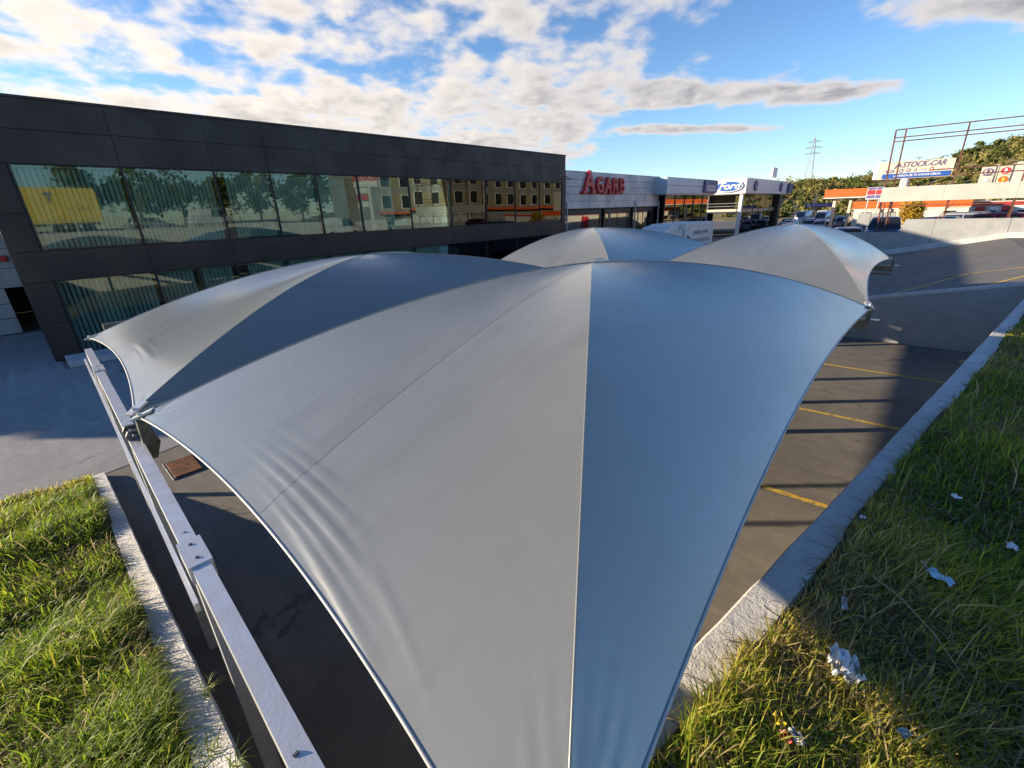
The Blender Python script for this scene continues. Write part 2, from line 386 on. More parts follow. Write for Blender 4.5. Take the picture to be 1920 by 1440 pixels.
# end wall of the sunken car park, tapering with the ramp
t = thing('retaining_wall', 'grey rendered end wall below the ramp, white coping on its sloping top', 'wall', (-2, 17, 0))
for a, b in ((-6.4, -3.6), (-3.6, -1.55), (-1.55, 2.35)):
    q0, q1 = .05 + (zr(2.35) - .03) * (a + .006 + 6.4) / 8.75, .05 + (zr(2.35) - .03) * (b - .006 + 6.4) / 8.75
    MB().prism([(a + .006, 0), (b - .006, 0), (b - .006, q1), (a + .006, q0)], lambda x, z: (x, 16.98, z), lambda x, z: (x, 17.14, z)).build('wall_panel', 'wall_paint', t)
MB().prism([(-6.4, .052), (2.35, zr(2.35) + .022), (2.35, zr(2.35) + .10), (-6.4, 0.13)], lambda x, z: (x, 16.965, z), lambda x, z: (x, 17.17, z)).build('coping', 'wall_coping', t)
# stepped wall on the far side of the ramp
t = thing('retaining_wall', 'long stepped concrete wall on the far side of the ramp road', 'wall', (-3, 34.1, 0))
MB().prism([(-2.9, -.02), (-.2, -.02), (-.2, 2.92), (-1.42, 2.92), (-1.62, 2.22), (-2.9, 2.22)], lambda x, z: (x, 34.0, z), lambda x, z: (x, 34.2, z)).build('wall_panel', 'wall_paint', t)
for a, b, h_ in ((-9, -6, 2.22), (-6, -2.915, 2.22), (-.185, 2.6, 2.92), (2.615, 5.4, 2.92), (5.415, 12, 2.92)): MB().bbox(a, b, 34.0, 34.2, -.02, h_, .008).build('wall_panel', 'wall_paint', t)
MB().prism([(-9, 0), (12, 2.0), (12, 2.28), (2.7, 2.28), (-6.5, .28), (-9, .28)], lambda x, z: (x, 33.72, z), lambda x, z: (x, 33.99, z)).build('footing_ledge', 'wall_coping', t)

# ------------------------------------------------------------------ grass banks and their kerb walls
def zl(x): return float(np.interp(x, (-9.9, -9.6, -4.75, -2.8, -1.5, 0, 3), (.02, .08, .9, 1.42, 1.86, 2.02, 2.05)))
def kx(y): return -0.72 + 0.17 * y                       # inner face of the right-hand kerb
def hn(x, y): return 0.035 * math.sin(x * 1.7 + 1) * math.cos(y * 1.3) + 0.03 * math.sin(x * 4.1 + y * 2.3)
def zbank(x, y):
    """turf surface of both banks"""
    if y < 0.0 and x < 0.2: return zl(x) - .03 + hn(x, y) + .10 * min(1, max(0, -y - .1)) * min(1, max(0, (x + 9.8) / 2))
    return 2.0 + hn(x, y) + 0.05 * min(1.5, max(0, x - kx(y) - .18))
# left kerb: crooked cast pieces following the slope
t = thing('kerb_wall', 'sloping rough concrete kerb between left grass bank and galvanised rail', 'kerb', (-5, 0, 0))
xs = [-9.62, -8.1, -6.5, -4.9, -3.3, -1.9, -.62]
for a, b in zip(xs[:-1], xs[1:]):
    n = 8; V = []; F = []
    for i in range(n + 1):
        x = a + .004 + (b - a - .008) * i / n; j1, j2 = rng.uniform(-.008, .008, 2)
        V += [(x, .06 + j1 * .4, -.02), (x, .06 + j1 * .4, zl(x) - .012 + j2), (x, .048 + j1 * .4, zl(x) + j2), (x, -.10, zl(x) + j1), (x, -.12 + j1, zl(x) - .25)]
    for i in range(n):
        F += [(5 * i + q, 5 * i + 5 + q, 5 * i + 6 + q, 5 * i + 1 + q) for q in range(4)]
    F += [tuple(range(5)), tuple(5 * n + q for q in range(5))[::-1]]
    MB().add(V, F).build('kerb_segment', 'kerb_concrete', t)
t = thing('kerb_wall', 'straight pale concrete kerb edging the right grass bank beside yellow parking lines', 'kerb', (0, 6, 0))
ys = [-.25, 1.3, 2.9, 4.6, 6.2, 7.9, 9.5, 11.2, 12.9, 14.5, 16.96]
for a, b in zip(ys[:-1], ys[1:]):
    n = 10; V = []; F = []
    for i in range(n + 1):
        y = a + .004 + (b - a - .008) * i / n; j1, j2, j3 = rng.uniform(-.007, .007, 3); x = kx(y)
        V += [(x + j1 * .5, y, -.02), (x + j1 * .5, y, 1.985 + j2), (x + .014 + j1 * .5, y, 2.0 + j2), (x + .19, y, 2.005 + j3), (x + .21 + j1, y, 1.75)]
    for i in range(n):
        F += [(5 * i + q, 5 * i + 1 + q, 5 * i + 6 + q, 5 * i + 5 + q) for q in range(4)]
    F += [tuple(range(5))[::-1], tuple(5 * n + q for q in range(5))]
    MB().add(V, F).build('kerb_segment', 'kerb_concrete', t)
# turf ground
V = []; F = []
gx = np.linspace(-9.75, .2, 70); gy = np.concatenate([np.linspace(-.08, -6, 40), [-9, -14]])
for x in gx:
    for y in gy: V.append((x, y, zbank(x, min(y, -.0801)) if x < .2 else zbank(.19, y)))
m_ = len(gy)
for i in range(len(gx) - 1):
    for j in range(m_ - 1): F.append((i * m_ + j, i * m_ + j + 1, (i + 1) * m_ + j + 1, (i + 1) * m_ + j))
struct(MB().add(V, F).build('grass_bank', 'soil', None, True))
V = []; F = []
gy = np.concatenate([[-14, -9], np.linspace(-6, 20, 90), [30, 50]]); gd = np.concatenate([np.linspace(.17, 5, 34), [7, 9]])
for y in gy:
    for d in gd:
        x = (kx(y) if y > -.25 else kx(-.25)) + d + (0.0 if y > -.25 else .8); V.append((x, y, zbank(x, max(y, .001))))
m_ = len(gd)
for i in range(len(gy) - 1):
    if gy[i] >= 16.9: break
    for j in range(m_ - 1): F.append((i * m_ + j, i * m_ + j + 1, (i + 1) * m_ + j + 1, (i + 1) * m_ + j))
struct(MB().add(V, F).build('grass_bank', 'soil', None, True))

# ------------------------------------------------------------------ membrane canopies
def patch(P, Q, T, dep, nw=60, ntt=70, k=1.85, wr=None, seam=False):
    """Coons patch: ridges P-T and Q-T, scalloped edge P-Q; returns grid [w][t]"""
    P, Q, T = map(np.array, (P, Q, T))
    tt = np.linspace(0, 1, ntt + 1)[None, :, None]; ww = (np.linspace(0, 1, nw + 1) ** 1.6)[:, None, None]
    ch = Q - P; inn = np.array([T[0], T[1], 0]) - np.array([(P + Q)[0] / 2, (P + Q)[1] / 2, 0]); nrm = np.array([-ch[1], ch[0], 0]); nrm /= np.linalg.norm(nrm)
    if nrm.dot(inn) < 0: nrm = -nrm
    E = P + ch * tt + nrm * dep * 4 * tt * (1 - tt) + np.array([0, 0, .55 * dep]) * 4 * tt * (1 - tt)
    def ridge(A, w):
        r = A + (T - A) * w; r = r.copy(); r[..., 2] = A[2] + (T[2] - A[2]) * (1 - (1 - w[..., 0]) ** k); return r
    RP = ridge(P, ww); RQ = ridge(Q, ww)
    Sf = (1 - ww) * E + ww * T + (1 - tt) * RP + tt * RQ - ((1 - tt) * (1 - ww) * P + tt * (1 - ww) * Q + ww * T)
    Sf[..., 2] -= .10 * (np.sin(np.pi * tt) * np.sin(np.pi * ww))[..., 0]
    # gentle drape waves near the corners, pulled folds along the middle seam
    t1, w1 = tt[..., 0], ww[..., 0]
    for c in (0, 1):
        tc_ = t1 if c == 0 else 1 - t1
        ang = np.arctan2(tc_ * 2.2, w1 + 1e-3); rr = np.sqrt((tc_ * 2.2) ** 2 + w1 ** 2)
        Sf[..., 2] += .004 * np.sin(ang * 15 + c) * np.exp(-((rr - .05) / .05) ** 2)
    if wr:
        XX, YY = Sf[..., 0].copy(), Sf[..., 1].copy()
        for (cx, cy, ang, ln, wd_, amp) in wr:                 # single folds: a rounded crease of its own length, width and bearing
            l_ = (XX - cx) * math.cos(ang) + (YY - cy) * math.sin(ang); q_ = -(XX - cx) * math.sin(ang) + (YY - cy) * math.cos(ang) + .05 * l_ ** 2
            Sf[..., 2] += amp * np.exp(-np.abs(q_ / wd_) ** 1.6) * np.exp(-np.abs(l_ / ln) ** 2.6)
    if seam: Sf[..., 2] += -.0014 * np.exp(-((t1 - .5) / .012) ** 2) * (1 - w1)
    return Sf
def canopy(label, corners, T, deps, wrs, res=1.0):
    c0 = np.mean(np.array(corners), 0)
    root = thing('canopy', label, 'canopy', (c0[0], c0[1], 2.6), 'membrane canopies over the car park')
    for i in range(4):
        P, Q = corners[i], corners[(i + 1) % 4]
        nw, ntt = int(60 * res), int(80 * res)
        G = patch(P, Q, T, deps[i], nw, ntt, wr=wrs.get(i), seam=i == 0)
        V = G.reshape(-1, 3) - np.array(root.location); w_ = ntt + 1
        F = [(a * w_ + b, a * w_ + b + 1, (a + 1) * w_ + b + 1, (a + 1) * w_ + b) for a in range(nw) for b in range(ntt)]
        npmesh('membrane_panel', V, F, 'canopy_fabric', root, True)
        e = G[0]; MB().tube([tuple(p) for p in e[::2]], .008, 6).build('edge_cable', 'hem', root, True)
        # hem band just above the edge, and the welded seam up the middle
        nrm = np.cross(G[1:, :] [:, 1:] - G[:-1, :-1], G[:-1, 1:] - G[1:, :-1]); nrm /= (np.linalg.norm(nrm, axis=-1, keepdims=True) + 1e-9)
        if nrm[..., 2].mean() < 0: nrm = -nrm
        if i: nrm = None
        if i == 0:
          j = ntt // 2; a0 = G[:-1, j] + nrm[:, min(j, ntt - 1)] * .0012; side = G[:-1, j + 1] - G[:-1, j - 1]; side /= (np.linalg.norm(side, axis=-1, keepdims=True) + 1e-9)
          sw = .0045
          V = np.concatenate([a0 - side * sw, a0 + side * sw]); n_ = len(a0)
          npmesh('seam', V - np.array(root.location), [(i_, i_ + 1, n_ + i_ + 1, n_ + i_) for i_ in range(int(n_ * .96))], 'canopy_fabric', root, True)
        MB().tube([tuple(np.array(p) + (0, 0, .002)) for p in G[:, 0]], .0045, 6).build('ridge_strip', 'canopy_fabric', root, True)
        # corner plate clamp
        d = Vector((T[0] - P[0], T[1] - P[1], 0)).normalized(); p = Vector(P)
        MB().bar(p - d * .05 + Vector((0, 0, -.01)), p + d * .10 + Vector((0, 0, .045)), .07, .016).tube([p + Vector((0, 0, -.03)), p + Vector((0, 0, .035))], .014, 8).build('corner_plate', 'galv', root)
    return root
HC = 2.6
canopy('nearest silver membrane canopy, filling the middle of the picture',
       [(-.24, .345, 2.42), (-4.29, .33, HC), (-4.33, 7.72, HC), (-.45, 7.80, HC)], (-2.50, 3.93, 3.5), (.14, .16, .16, .15),
       {0: [(-2.35, .80, .03, .42, .020, .008), (-2.25, .735, .0, .52, .018, .012), (-2.12, .665, -.03, .60, .019, .013), (-2.02, .60, -.05, .52, .017, .010), (-1.85, .545, -.07, .55, .014, .007), (-2.6, .88, .05, .30, .018, .004), (-1.55, .50, -.1, .40, .010, .004), (-1.3, .62, -.25, .35, .012, .003)] + [(-2.95 + .03 * i, 3.0 + .085 * i, -.12, .14, .012, .0035) for i in range(9)]}, 1.6)
canopy('silver canopy nearest the dark office building\'s left end, dark blue right slope',
       [(-4.46, .325, HC), (-8.11, .424, HC), (-8.3, 7.72, HC), (-4.48, 7.72, HC)], (-6.40, 3.75, 3.46), (.12, .16, .16, .13),
       {0: [(-6.15, .78, .0, .30, .022, .010), (-6.05, .70, -.04, .38, .022, .013), (-5.9, .62, -.06, .30, .016, .007)]})
canopy('farthest canopy, partly hidden, in front of the red lettered building',
       [(-4.48, 7.92, HC), (-8.3, 7.92, HC), (-8.35, 14.9, HC), (-4.5, 14.88, HC)], (-6.75, 10.55, 3.54), (.14, .16, .16, .14), {})
canopy('canopy beside the end wall, with pale sky-blue right slope',
       [(-.47, 7.93, HC), (-4.33, 7.92, HC), (-4.4, 14.9, HC), (-.715, 14.87, HC)], (-2.37, 11.8, 3.55), (.14, .16, .16, .20), {})

# ------------------------------------------------------------------ steel frames under the canopies
def frame_y(y0, y1, xa, xb, z, label, w=.09):
    """beam along x with posts and short uprights"""
    t = thing('support_beam', label, 'beam', (xa, y0, 0))
    MB().bar((xa, y0, z), (xb, y1, z), w, .12).build('beam', 'galv', t)
    return t
def lerp_y(x, xa, ya, xb, yb): return ya + (yb - ya) * (x - xa) / (xb - xa)
t = thing('rail_beam', 'long galvanised rail beam with bolted sleeves along the left grass bank', 'beam', (-4.4, .25, 0))
xa, ya, xb, yb = .35, .125, -8.45, .385
ly = lambda x: lerp_y(x, xa, ya, xb, yb)
MB().bar((xa, ya, 2.36), (xb, yb, 2.36), .078, .085).build('beam', 'galv', t)
for (x0, x1) in ((-2.62, -2.36), (-7.25, -6.95)):
    s = MB().bar((x0, ly(x0), 2.36), (x1, ly(x1), 2.36), .108, .104).build('sleeve', 'galv', t)
    for x in (x0 + .05, x1 - .05): MB().disc((0, 0, 0), 'x', .008, .008, .006, 6)
    b = MB()
    for x in (x0 + .06, x1 - .06):
        b.tube([(x, ly(x), 2.411), (x, ly(x), 2.418)], .009, 6)
    b.build('bolt', 'galv_dark', s)
for x in (-2.49, -4.5, -7.1, -8.35):
    MB().bar((x, ly(x), 0), (x, ly(x), 2.316), .08, .08).build('post', 'galv', t)
for x in (-2.72, -1.15): 
    MB().tube([(x, ly(x) + rng.uniform(-.02, .02), 2.402), (x, ly(x), 2.407)], .007, 6).build('bolt', 'galv_dark', t)
# second, thinner rail on the bank side
MB().bar((-2.2, ly(-2.2) - .075, 2.30), (-8.2, ly(-8.2) - .075, 2.30), .02, .05).build('side_strip', 'galv', t)
# shackle bracket where two canopy corners meet the rail
t = thing('corner_bracket', 'dark steel shackle bracket joining the rail to two canopy corners', 'bracket', (-4.42, ly(-4.42), 2.4))
yy = ly(-4.42)
for dx in (-.09, .05):
    b = MB().prism([(yy - .05, 2.404), (yy + .05, 2.404), (yy + .05, 2.44), (yy + .03, 2.475), (yy - .03, 2.475), (yy - .05, 2.44)], lambda y, z, dx=dx: (-4.46 + dx, y, z), lambda y, z, dx=dx: (-4.43 + dx, y, z)).build('lug', 'bracket', t)
MB().tube([(-4.60, yy, 2.45), (-4.32, yy, 2.45)], .013, 8).build('pin', 'bracket', t)
MB().tube([(-4.44, yy + .02, 2.45), (-4.42, yy + .09, 2.46), (-4.38, yy + .10, 2.55), (-4.36, .33, 2.585)], .012, 8).build('link', 'galv', t)
MB().prism([(.30, 2.58), (.36, 2.56), (.40, 2.38), (.35, 2.25), (.27, 2.25), (.29, 2.40)], lambda y, z: (-4.33, y, z), lambda y, z: (-4.24, y, z)).build('hook_plate', 'galv_dark', t)
# cross beams at the far corners
for (y, xa_, xb_, lab) in ((7.86, -.42, -8.4, 'galvanised cross beam on posts under the shared middle corners of the canopies'), (14.9, -.62, -8.45, 'galvanised cross beam on posts under the canopies beside the end wall')):
    t = thing('support_beam', lab, 'beam', (xa_, y, 0))
    MB().bar((xa_, y, 2.36), (xb_, y, 2.36), .10, .14).build('beam', 'galv_dark', t)
    MB().box(xa_ - .12, xa_ + .10, y - .02, y + .02, 2.432, 2.446).build('lit_top_strip', 'galv', t)  # paler metal paints in the sunlight on top of the beam end
    for x in (xa_ - .03, -4.40, xb_ + .05):
        MB().bar((x, y, 2.43), (x, y, 2.60), .06, .06).build('upright', 'galv_dark', t)
    for x in (-2.4, -4.40, -6.4):
        MB().bar((x, y, 0), (x, y, 2.29), .12, .12).build('post', 'galv_dark', t)
    MB().bar((-.62, y, 2.22), (-4.3, y, 2.22), .05, .05).build('brace', 'galv_dark', t)

t = thing('shade_beam', 'deep steel beam added for its shade along the office side of the two left-hand canopies', 'beam', (-8.42, 7.6, 2.5))
MB().bar((-8.42, .62, 2.53), (-8.42, 14.9, 2.53), .08, .36).build('beam', 'galv_dark', t)  # added beam, made deep to keep low sun off the lot and end wall
# rusty drain cover
mat('rust', (0.20, 0.075, 0.035), 0.85, 0.2, var=0.4, scale=14, bump=0.4)
t = thing('drain_cover', 'rusty brown rectangular drain cover set in the asphalt', 'drain cover', (-8.9, 1.0, 0))
MB().bbox(-9.25, -8.55, .82, 1.22, .005, .03, .006).build('plate', 'rust', t)
MB().bbox(-9.29, -8.51, .78, 1.26, .004, .014, .003).build('frame', 'galv_dark', t)

# ------------------------------------------------------------------ dark office building
mat('cladding', (0.032, 0.023, 0.019), 0.5, 0.1, var=0.14, scale=0.8, bump=0.05, bscale=1.5, rvar=0.15, rnd=0.07)
mat('cladding_frame', (0.02, 0.02, 0.022), 0.5, 0.3, var=0.1)
mat('blind', (0.66, 0.70, 0.68), 0.8, var=0.12, scale=3)
mat('interior', (0.035, 0.045, 0.05), 0.9, var=0.2, scale=1)
mat('interior_blue', (0.03, 0.05, 0.11), 0.8, var=0.2, scale=1)
mat('white_paint', (0.70, 0.70, 0.68), 0.55, var=0.08, scale=2)
mat('grey_panel', (0.42, 0.43, 0.44), 0.5, 0.1, var=0.08, scale=1.5, rvar=0.1)
glass_mat('office_glass', (0.78, 0.91, 0.87), 1.55)
glass_mat('shop_glass', (0.40, 0.44, 0.42), 3.0)
FX = -19.8
t = thing('office_building', 'dark brown metal-clad two-storey office building with long window bands', 'building', (-20, 13, 0))
yu = [.76, 3.26, 5.88, 7.82, 9.65, 11.57, 14.32, 16.95, 19.65, 22.19, 24.6, 27.0]
yl = [.76, 3.3, 4.6, 5.9, 7.84, 9.7, 11.58, 14.32, 17.0, 19.5, 22.26, 24.48, 27.0]
def panel(y0, y1, z0, z1, m='cladding', par=t, x=FX):
    g = .004
    return MB().bbox(x - .06, x + rng.uniform(-.002, .002), y0 + g, y1 - g, z0 + g, z1 - g, .004).build('cladding_panel', m, par)
ends = [.06] + yu[1:-1] + [27.4]
for a, b in zip(ends[:-1], ends[1:]):
    panel(a, b, 6.62, 7.40); panel(a, b, 5.74, 6.62); panel(a, b, 2.46, 3.34)
for z0, z1 in ((0.05, 1.2), (1.2, 2.46), (3.34, 4.4), (4.4, 5.74)): panel(.06, .72, z0, z1); panel(27.04, 27.4, z0, z1)
MB().box(FX - 25, FX - .065, .03, 27.42, 7.38, 7.44).build('roof', 'cladding_frame', t)
MB().box(FX - .40, FX + .03, .02, 27.43, 7.402, 7.47).build('roof_coping', 'cladding', t)
MB().box(FX - 25, FX - .07, .07, .25, 0, 7.37).box(FX - 25, FX - .07, 27.2, 27.39, 0, 7.37).build('side_wall', 'cladding', t)
MB().box(FX - 4.2, FX - 4.0, .26, 27.19, 0, 7.36).box(FX - 4, FX - .2, .26, 27.19, 2.5, 3.3).box(FX - 4, FX - .2, .26, 27.19, 5.9, 7.3).box(FX - 4, FX - .2, .26, 27.19, -.01, .03).build('interior', 'interior', t)
MB().box(FX - .16, FX - .07, .07, 27.39, 5.76, 7.37).box(FX - .16, FX - .07, .07, 27.39, 2.48, 3.32).build('backing', 'cladding_frame', t)
for ys_, z0, z1, up in ((yu, 3.34, 5.74, True), (yl, .05, 2.46, False)):
    for i, (a, b) in enumerate(zip(ys_[:-1], ys_[1:])):
        w = MB().box(FX - .13, FX - .03, a - .03, a + .03, z0 + .002, z1 - .002).build('window', 'cladding_frame', t)
        e1, e2 = rng.uniform(-.008, .008, 2)                     # panes never sit perfectly true
        ya_, yb_, za_, zb_ = a + .032, b - .032, z0 + .03, z1 - .03
        MB().add([(FX - .08 + k_ * .012 + sy_ * e1 + sz_ * e2, y_, z_) for k_ in (0, 1) for y_, z_, sy_, sz_ in ((ya_, za_, -1, -1), (yb_, za_, 1, -1), (yb_, zb_, 1, 1), (ya_, zb_, -1, 1))],
                 [(3, 2, 1, 0), (4, 5, 6, 7), (0, 1, 5, 4), (1, 2, 6, 5), (2, 3, 7, 6), (3, 0, 4, 7)]).build('pane', 'office_glass', w)
        MB().box(FX - .125, FX - .035, a + .031, b - .031, z0 + .003, z0 + .03).build('sill_frame', 'cladding_frame', w)
        MB().box(FX - .125, FX - .035, a + .031, b - .031, z1 - .03, z1 - .003).build('head_frame', 'cladding_frame', w)
        lo, hi = a + .08, b - .08
        if up:
            if i == 2: lo = a + .45
            if i == 4: hi = b - .55
            if i == 5: hi = a + 1.9
            if i >= 6: lo = hi
        else:
            if i in (3, 8): lo = a + .5
            if i >= 9: hi = a + .9
        if hi - lo > .3:
            s = MB(); y = lo
            while y < hi:
                an = R(48 + rng.uniform(-6, 6)); cx, cy = math.sin(an) * .06, math.cos(an) * .06
                s.add([(FX - .34 - cx, y - cy, z0 + .06), (FX - .34 + cx, y + cy, z0 + .06), (FX - .34 + cx, y + cy, z1 - .1), (FX - .34 - cx, y - cy, z1 - .1)], [(0, 1, 2, 3)])
                y += .128
            stuff(s.build('vertical_blind', 'blind', w))
        MB().box(FX - .5, FX - .2, a + .05, b - .05, z1 - .075, z1 - .045).build('blind_rail', 'white_paint', w)
# desks, papers and shelves seen through the glass
for (y, z, m, dy, dz) in ((8.9, 4.25, 'white_paint', .32, .42), (12.9, 3.5, 'white_paint', 1.5, .35), (17.5, 3.4, 'grey_panel', 1.2, .7), (21, 3.4, 'white_paint', 1.0, .6), (26.2, 3.5, 'white_paint', .7, 1.5), (20.3, .1, 'interior_blue', .9, 2.2), (7.0, .1, 'interior_blue', .7, 2.2), (18.6, 1.6, 'white_paint', .6, .3)):
    MB().bbox(FX - 1.0, FX - .6, y, y + dy, z, z + dz, .01).build('interior_unit', m, t)
# wall lamp on the end pier
MB().box(FX + .0, FX + .35, 27.28, 27.34, 5.98, 6.02).box(FX + .25, FX + .5, 27.2, 27.42, 5.94, 6.0).box(FX, FX + .3, 27.28, 27.34, 6.12, 6.15).build('wall_lamp', 'cladding_frame', t)
pl = thing('pavement_plinth', 'low pale concrete plinth along the foot of the dark office building', 'plinth', (-19.1, 13, 0))
for a, b in ((.3, 4.2), (4.2, 9.5), (9.5, 15), (15, 21), (21, 27.4)):
    MB().bbox(FX + .01, -18.6, a + .005, b - .005, -.01, .17, .02).build('plinth_block', 'wall_coping', pl)

# ------------------------------------------------------------------ white shed left of it
t = thing('white_building', 'pale panelled shed with dark open doorway left of the office building', 'building', (-27.5, -4, 0))
WX = -27.0
for i, (z0, z1) in enumerate(((1.8, 2.55), (2.55, 3.3), (3.3, 3.86), (3.9, 5.0))):
    for (a, b) in ((-3.4, .9), (-8, -3.4), (-13, -8)):
        MB().bbox(WX - .08, WX + (.25 if i == 3 else rng.uniform(-.004, .004)), a + .008, b - .008, z0 + .008, z1 - .008, .006).build('cladding_panel', 'grey_panel' if i < 3 else 'white_paint', t)
for z0, z1 in ((0, .62), (.62, 1.2), (1.2, 1.8)):
    for (a, b) in ((-1.6, -.45), (-3.4, -1.6), (-8, -3.4), (-13, -8)):
        MB().bbox(WX - .1, WX, a + .008, b - .008, z0 + .008, z1 - .008, .01).build('lower_panel', 'grey_panel', t)
MB().box(-34, WX - .3, -13, -12.8, 0, 4.9).box(-34, WX - .3, .7, .9, 0, 4.9).box(-34, WX - .1, -13, .9, 4.92, 5.04).box(-34, -33.8, -13, .9, 0, 4.6).build('shell', 'interior', t)
MB().bbox(WX + .0, WX + .18, -.52, -.28, 2.82, 3.02, .02).build('alarm_box', 'white_paint', t)
mat('red_paint', (0.62, 0.035, 0.04), 0.45, var=0.12, scale=5)
MB().bbox(WX + .0, WX + .17, -.27, -.03, 2.82, 3.04, .02).build('alarm_light', 'red_paint', t)

# ------------------------------------------------------------------ grey-clad shop with red letters
mat('shop_clad', (0.56, 0.565, 0.57), 0.45, 0.15, var=0.16, scale=0.7, rvar=0.12, rnd=0.06)
mat('dark_frame', (0.035, 0.036, 0.04), 0.5, 0.2, var=0.1)
t = thing('shop_building', 'light grey panel-clad shop with big red letters on its front', 'building', (-21, 35.5, 0))
AX = -20.2
for r in range(5):
    z0 = 4.05 + r * .5
    cols = [28.0, 31.0, 34.0, 37.3, 40.2, 43.0]
    for a, b in zip(cols[:-1], cols[1:]):
        MB().bbox(AX - .06, AX + rng.uniform(-.003, .003), a + .01, b - .01, z0 + .012, z0 + .488, .006).build('cladding_panel', 'shop_clad', t)
MB().box(-45, AX - .08, 28.0, 43.0, 4.06, 6.54).box(-45, AX - .02, 28.0, 43.0, 6.552, 6.60).box(-45, -26, 28, 43, 0, 4.05).box(-26, AX - 1, 28, 28.2, 0, 4.05).box(-26, AX - 1, 42.8, 43, 0, 4.05).build('shell', 'shop_clad', t)
MB().box(-26, AX - .2, 28.2, 42.8, 4.0, 4.055).box(-25.9, -25.8, 28.2, 42.8, 0, 4).build('interior', 'interior', t)
for a, b in ((28.15, 33.3), (33.7, 38.1), (38.5, 42.6)):
    w = MB().box(AX - .35, AX - .25, a, a + .22, .25, 4.04).box(AX - .35, AX - .25, b - .22, b, .25, 4.04).box(AX - .35, AX - .25, a + .22, b - .22, 3.62, 4.04).box(AX - .33, AX - .27, (a + b) / 2 - .03, (a + b) / 2 + .03, .25, 3.62).build('window', 'dark_frame', t)
    MB().box(AX - .31, AX - .295, a + .23, (a + b) / 2 - .035, .3, 3.6).build('pane', 'shop_glass', w)
    MB().box(AX - .31, AX - .295, (a + b) / 2 + .035, b - .23, .3, 3.6).build('pane', 'shop_glass', w)
MB().box(AX - .3, AX, 28, 43, 0, .24).build('base_course', 'dark_frame', t)
for y in (28.05, 38.3, 42.85): MB().tube([(AX + .1, y, 0), (AX + .1, y, 4.5)], .06, 8).build('downpipe', 'grey_panel', t)
mat('sign_red', (0.66, 0.04, 0.05), 0.4, var=0.12, scale=3)
mat('sign_red_dark', (0.28, 0.01, 0.015), 0.5, var=0.1)
def slab(y, z0, w, m='sign_red'):                        # slab serif
    return MB().bbox(AX + .06, AX + .262, y - w / 2, y + w / 2, z0, z0 + .16, .008)
for ch, y, sz, zc, sxx in (('A', 30.75, 2.05, 5.84, 1.0), ('G', 32.25, 1.58, 5.66, .88), ('A', 33.40, 1.58, 5.66, .88), ('R', 34.52, 1.58, 5.66, .88), ('B', 35.58, 1.58, 5.66, .88)):
    l = text('sign_letter', ch, sz, 'sign_red', t, (AX + .16, y, zc), '+x', extrude=.1, offset=(.035 if ch in 'AG' else .012) * sz / 1.5, sx=sxx)
    zb = zc - sz * .35
    if ch == 'A':
        for s_ in (-1, 1): slab(y + s_ * sz * .29, zb - .03, sz * .26).build('serif', 'sign_red', t)
    elif ch == 'R':
        for s_ in (-1, 1): slab(y + s_ * sz * .25 - .02, zb - .03, sz * .24).build('serif', 'sign_red', t)
MB().bbox(AX + .02, AX + .055, 29.75, 36.1, 5.06, 5.2, .01).build('sign_rail', 'sign_red_dark', t)

# ------------------------------------------------------------------ blue-grey showroom
mat('showroom_clad', (0.46, 0.54, 0.63), 0.4, 0.25, var=0.06, scale=1)
mat('sign_navy', (0.035, 0.06, 0.22), 0.4, var=0.1)
mat('sign_white', (0.80, 0.80, 0.78), 0.4, var=0.05)
t = thing('showroom_building', 'low showroom with blue-grey fascia between the red-lettered shop and the oval-sign dealership', 'building', (-21, 48, 0))
SX = -19.0
for a, b in ((41.9, 46.3), (46.3, 50.4), (50.4, 54.4)):
    for z0, z1 in ((5.1, 5.78), (5.8, 6.48)): MB().bbox(SX - .1, SX, a + .006, b - .006, z0, z1, .01).build('fascia_panel', 'showroom_clad', t)
MB().bbox(-22, SX - .11, 41.87, 42.1, 5.1, 6.48, .01).build('fascia_return', 'showroom_clad', t)
MB().box(-40, SX - .11, 42.12, 54.3, 5.0, 6.4).build('roof_box', 'showroom_clad', t)
MB().box(-40, -27, 43.1, 54.3, 0, 5.0).box(-27, -20, 54.2, 54.3, 0, 5).build('shell', 'interior', t)
for a, b in zip((43.1, 45.4, 47.7, 50.0, 52.5), (45.4, 47.7, 50.0, 52.5, 54.2)):
    w = MB().box(-19.75, -19.62, a, a + .10, .2, 4.98).box(-19.75, -19.62, a + .1, b, 2.65, 2.75).build('window', 'dark_frame', t)
    MB().box(-19.70, -19.68, a + .11, b - .005, .2, 2.64).build('pane', 'shop_glass', w); MB().box(-19.70, -19.68, a + .11, b - .005, 2.76, 4.98).build('pane', 'shop_glass', w)
s = MB().bbox(SX + .01, SX + .16, 50.6, 54.3, 5.22, 6.42, .03).build('sign_panel', 'sign_navy', t)
text('lettering', 'isuzu', 1.25, 'sign_white', s, (SX + .166, 52.45, 5.75), '+x', extrude=.004, offset=.02)

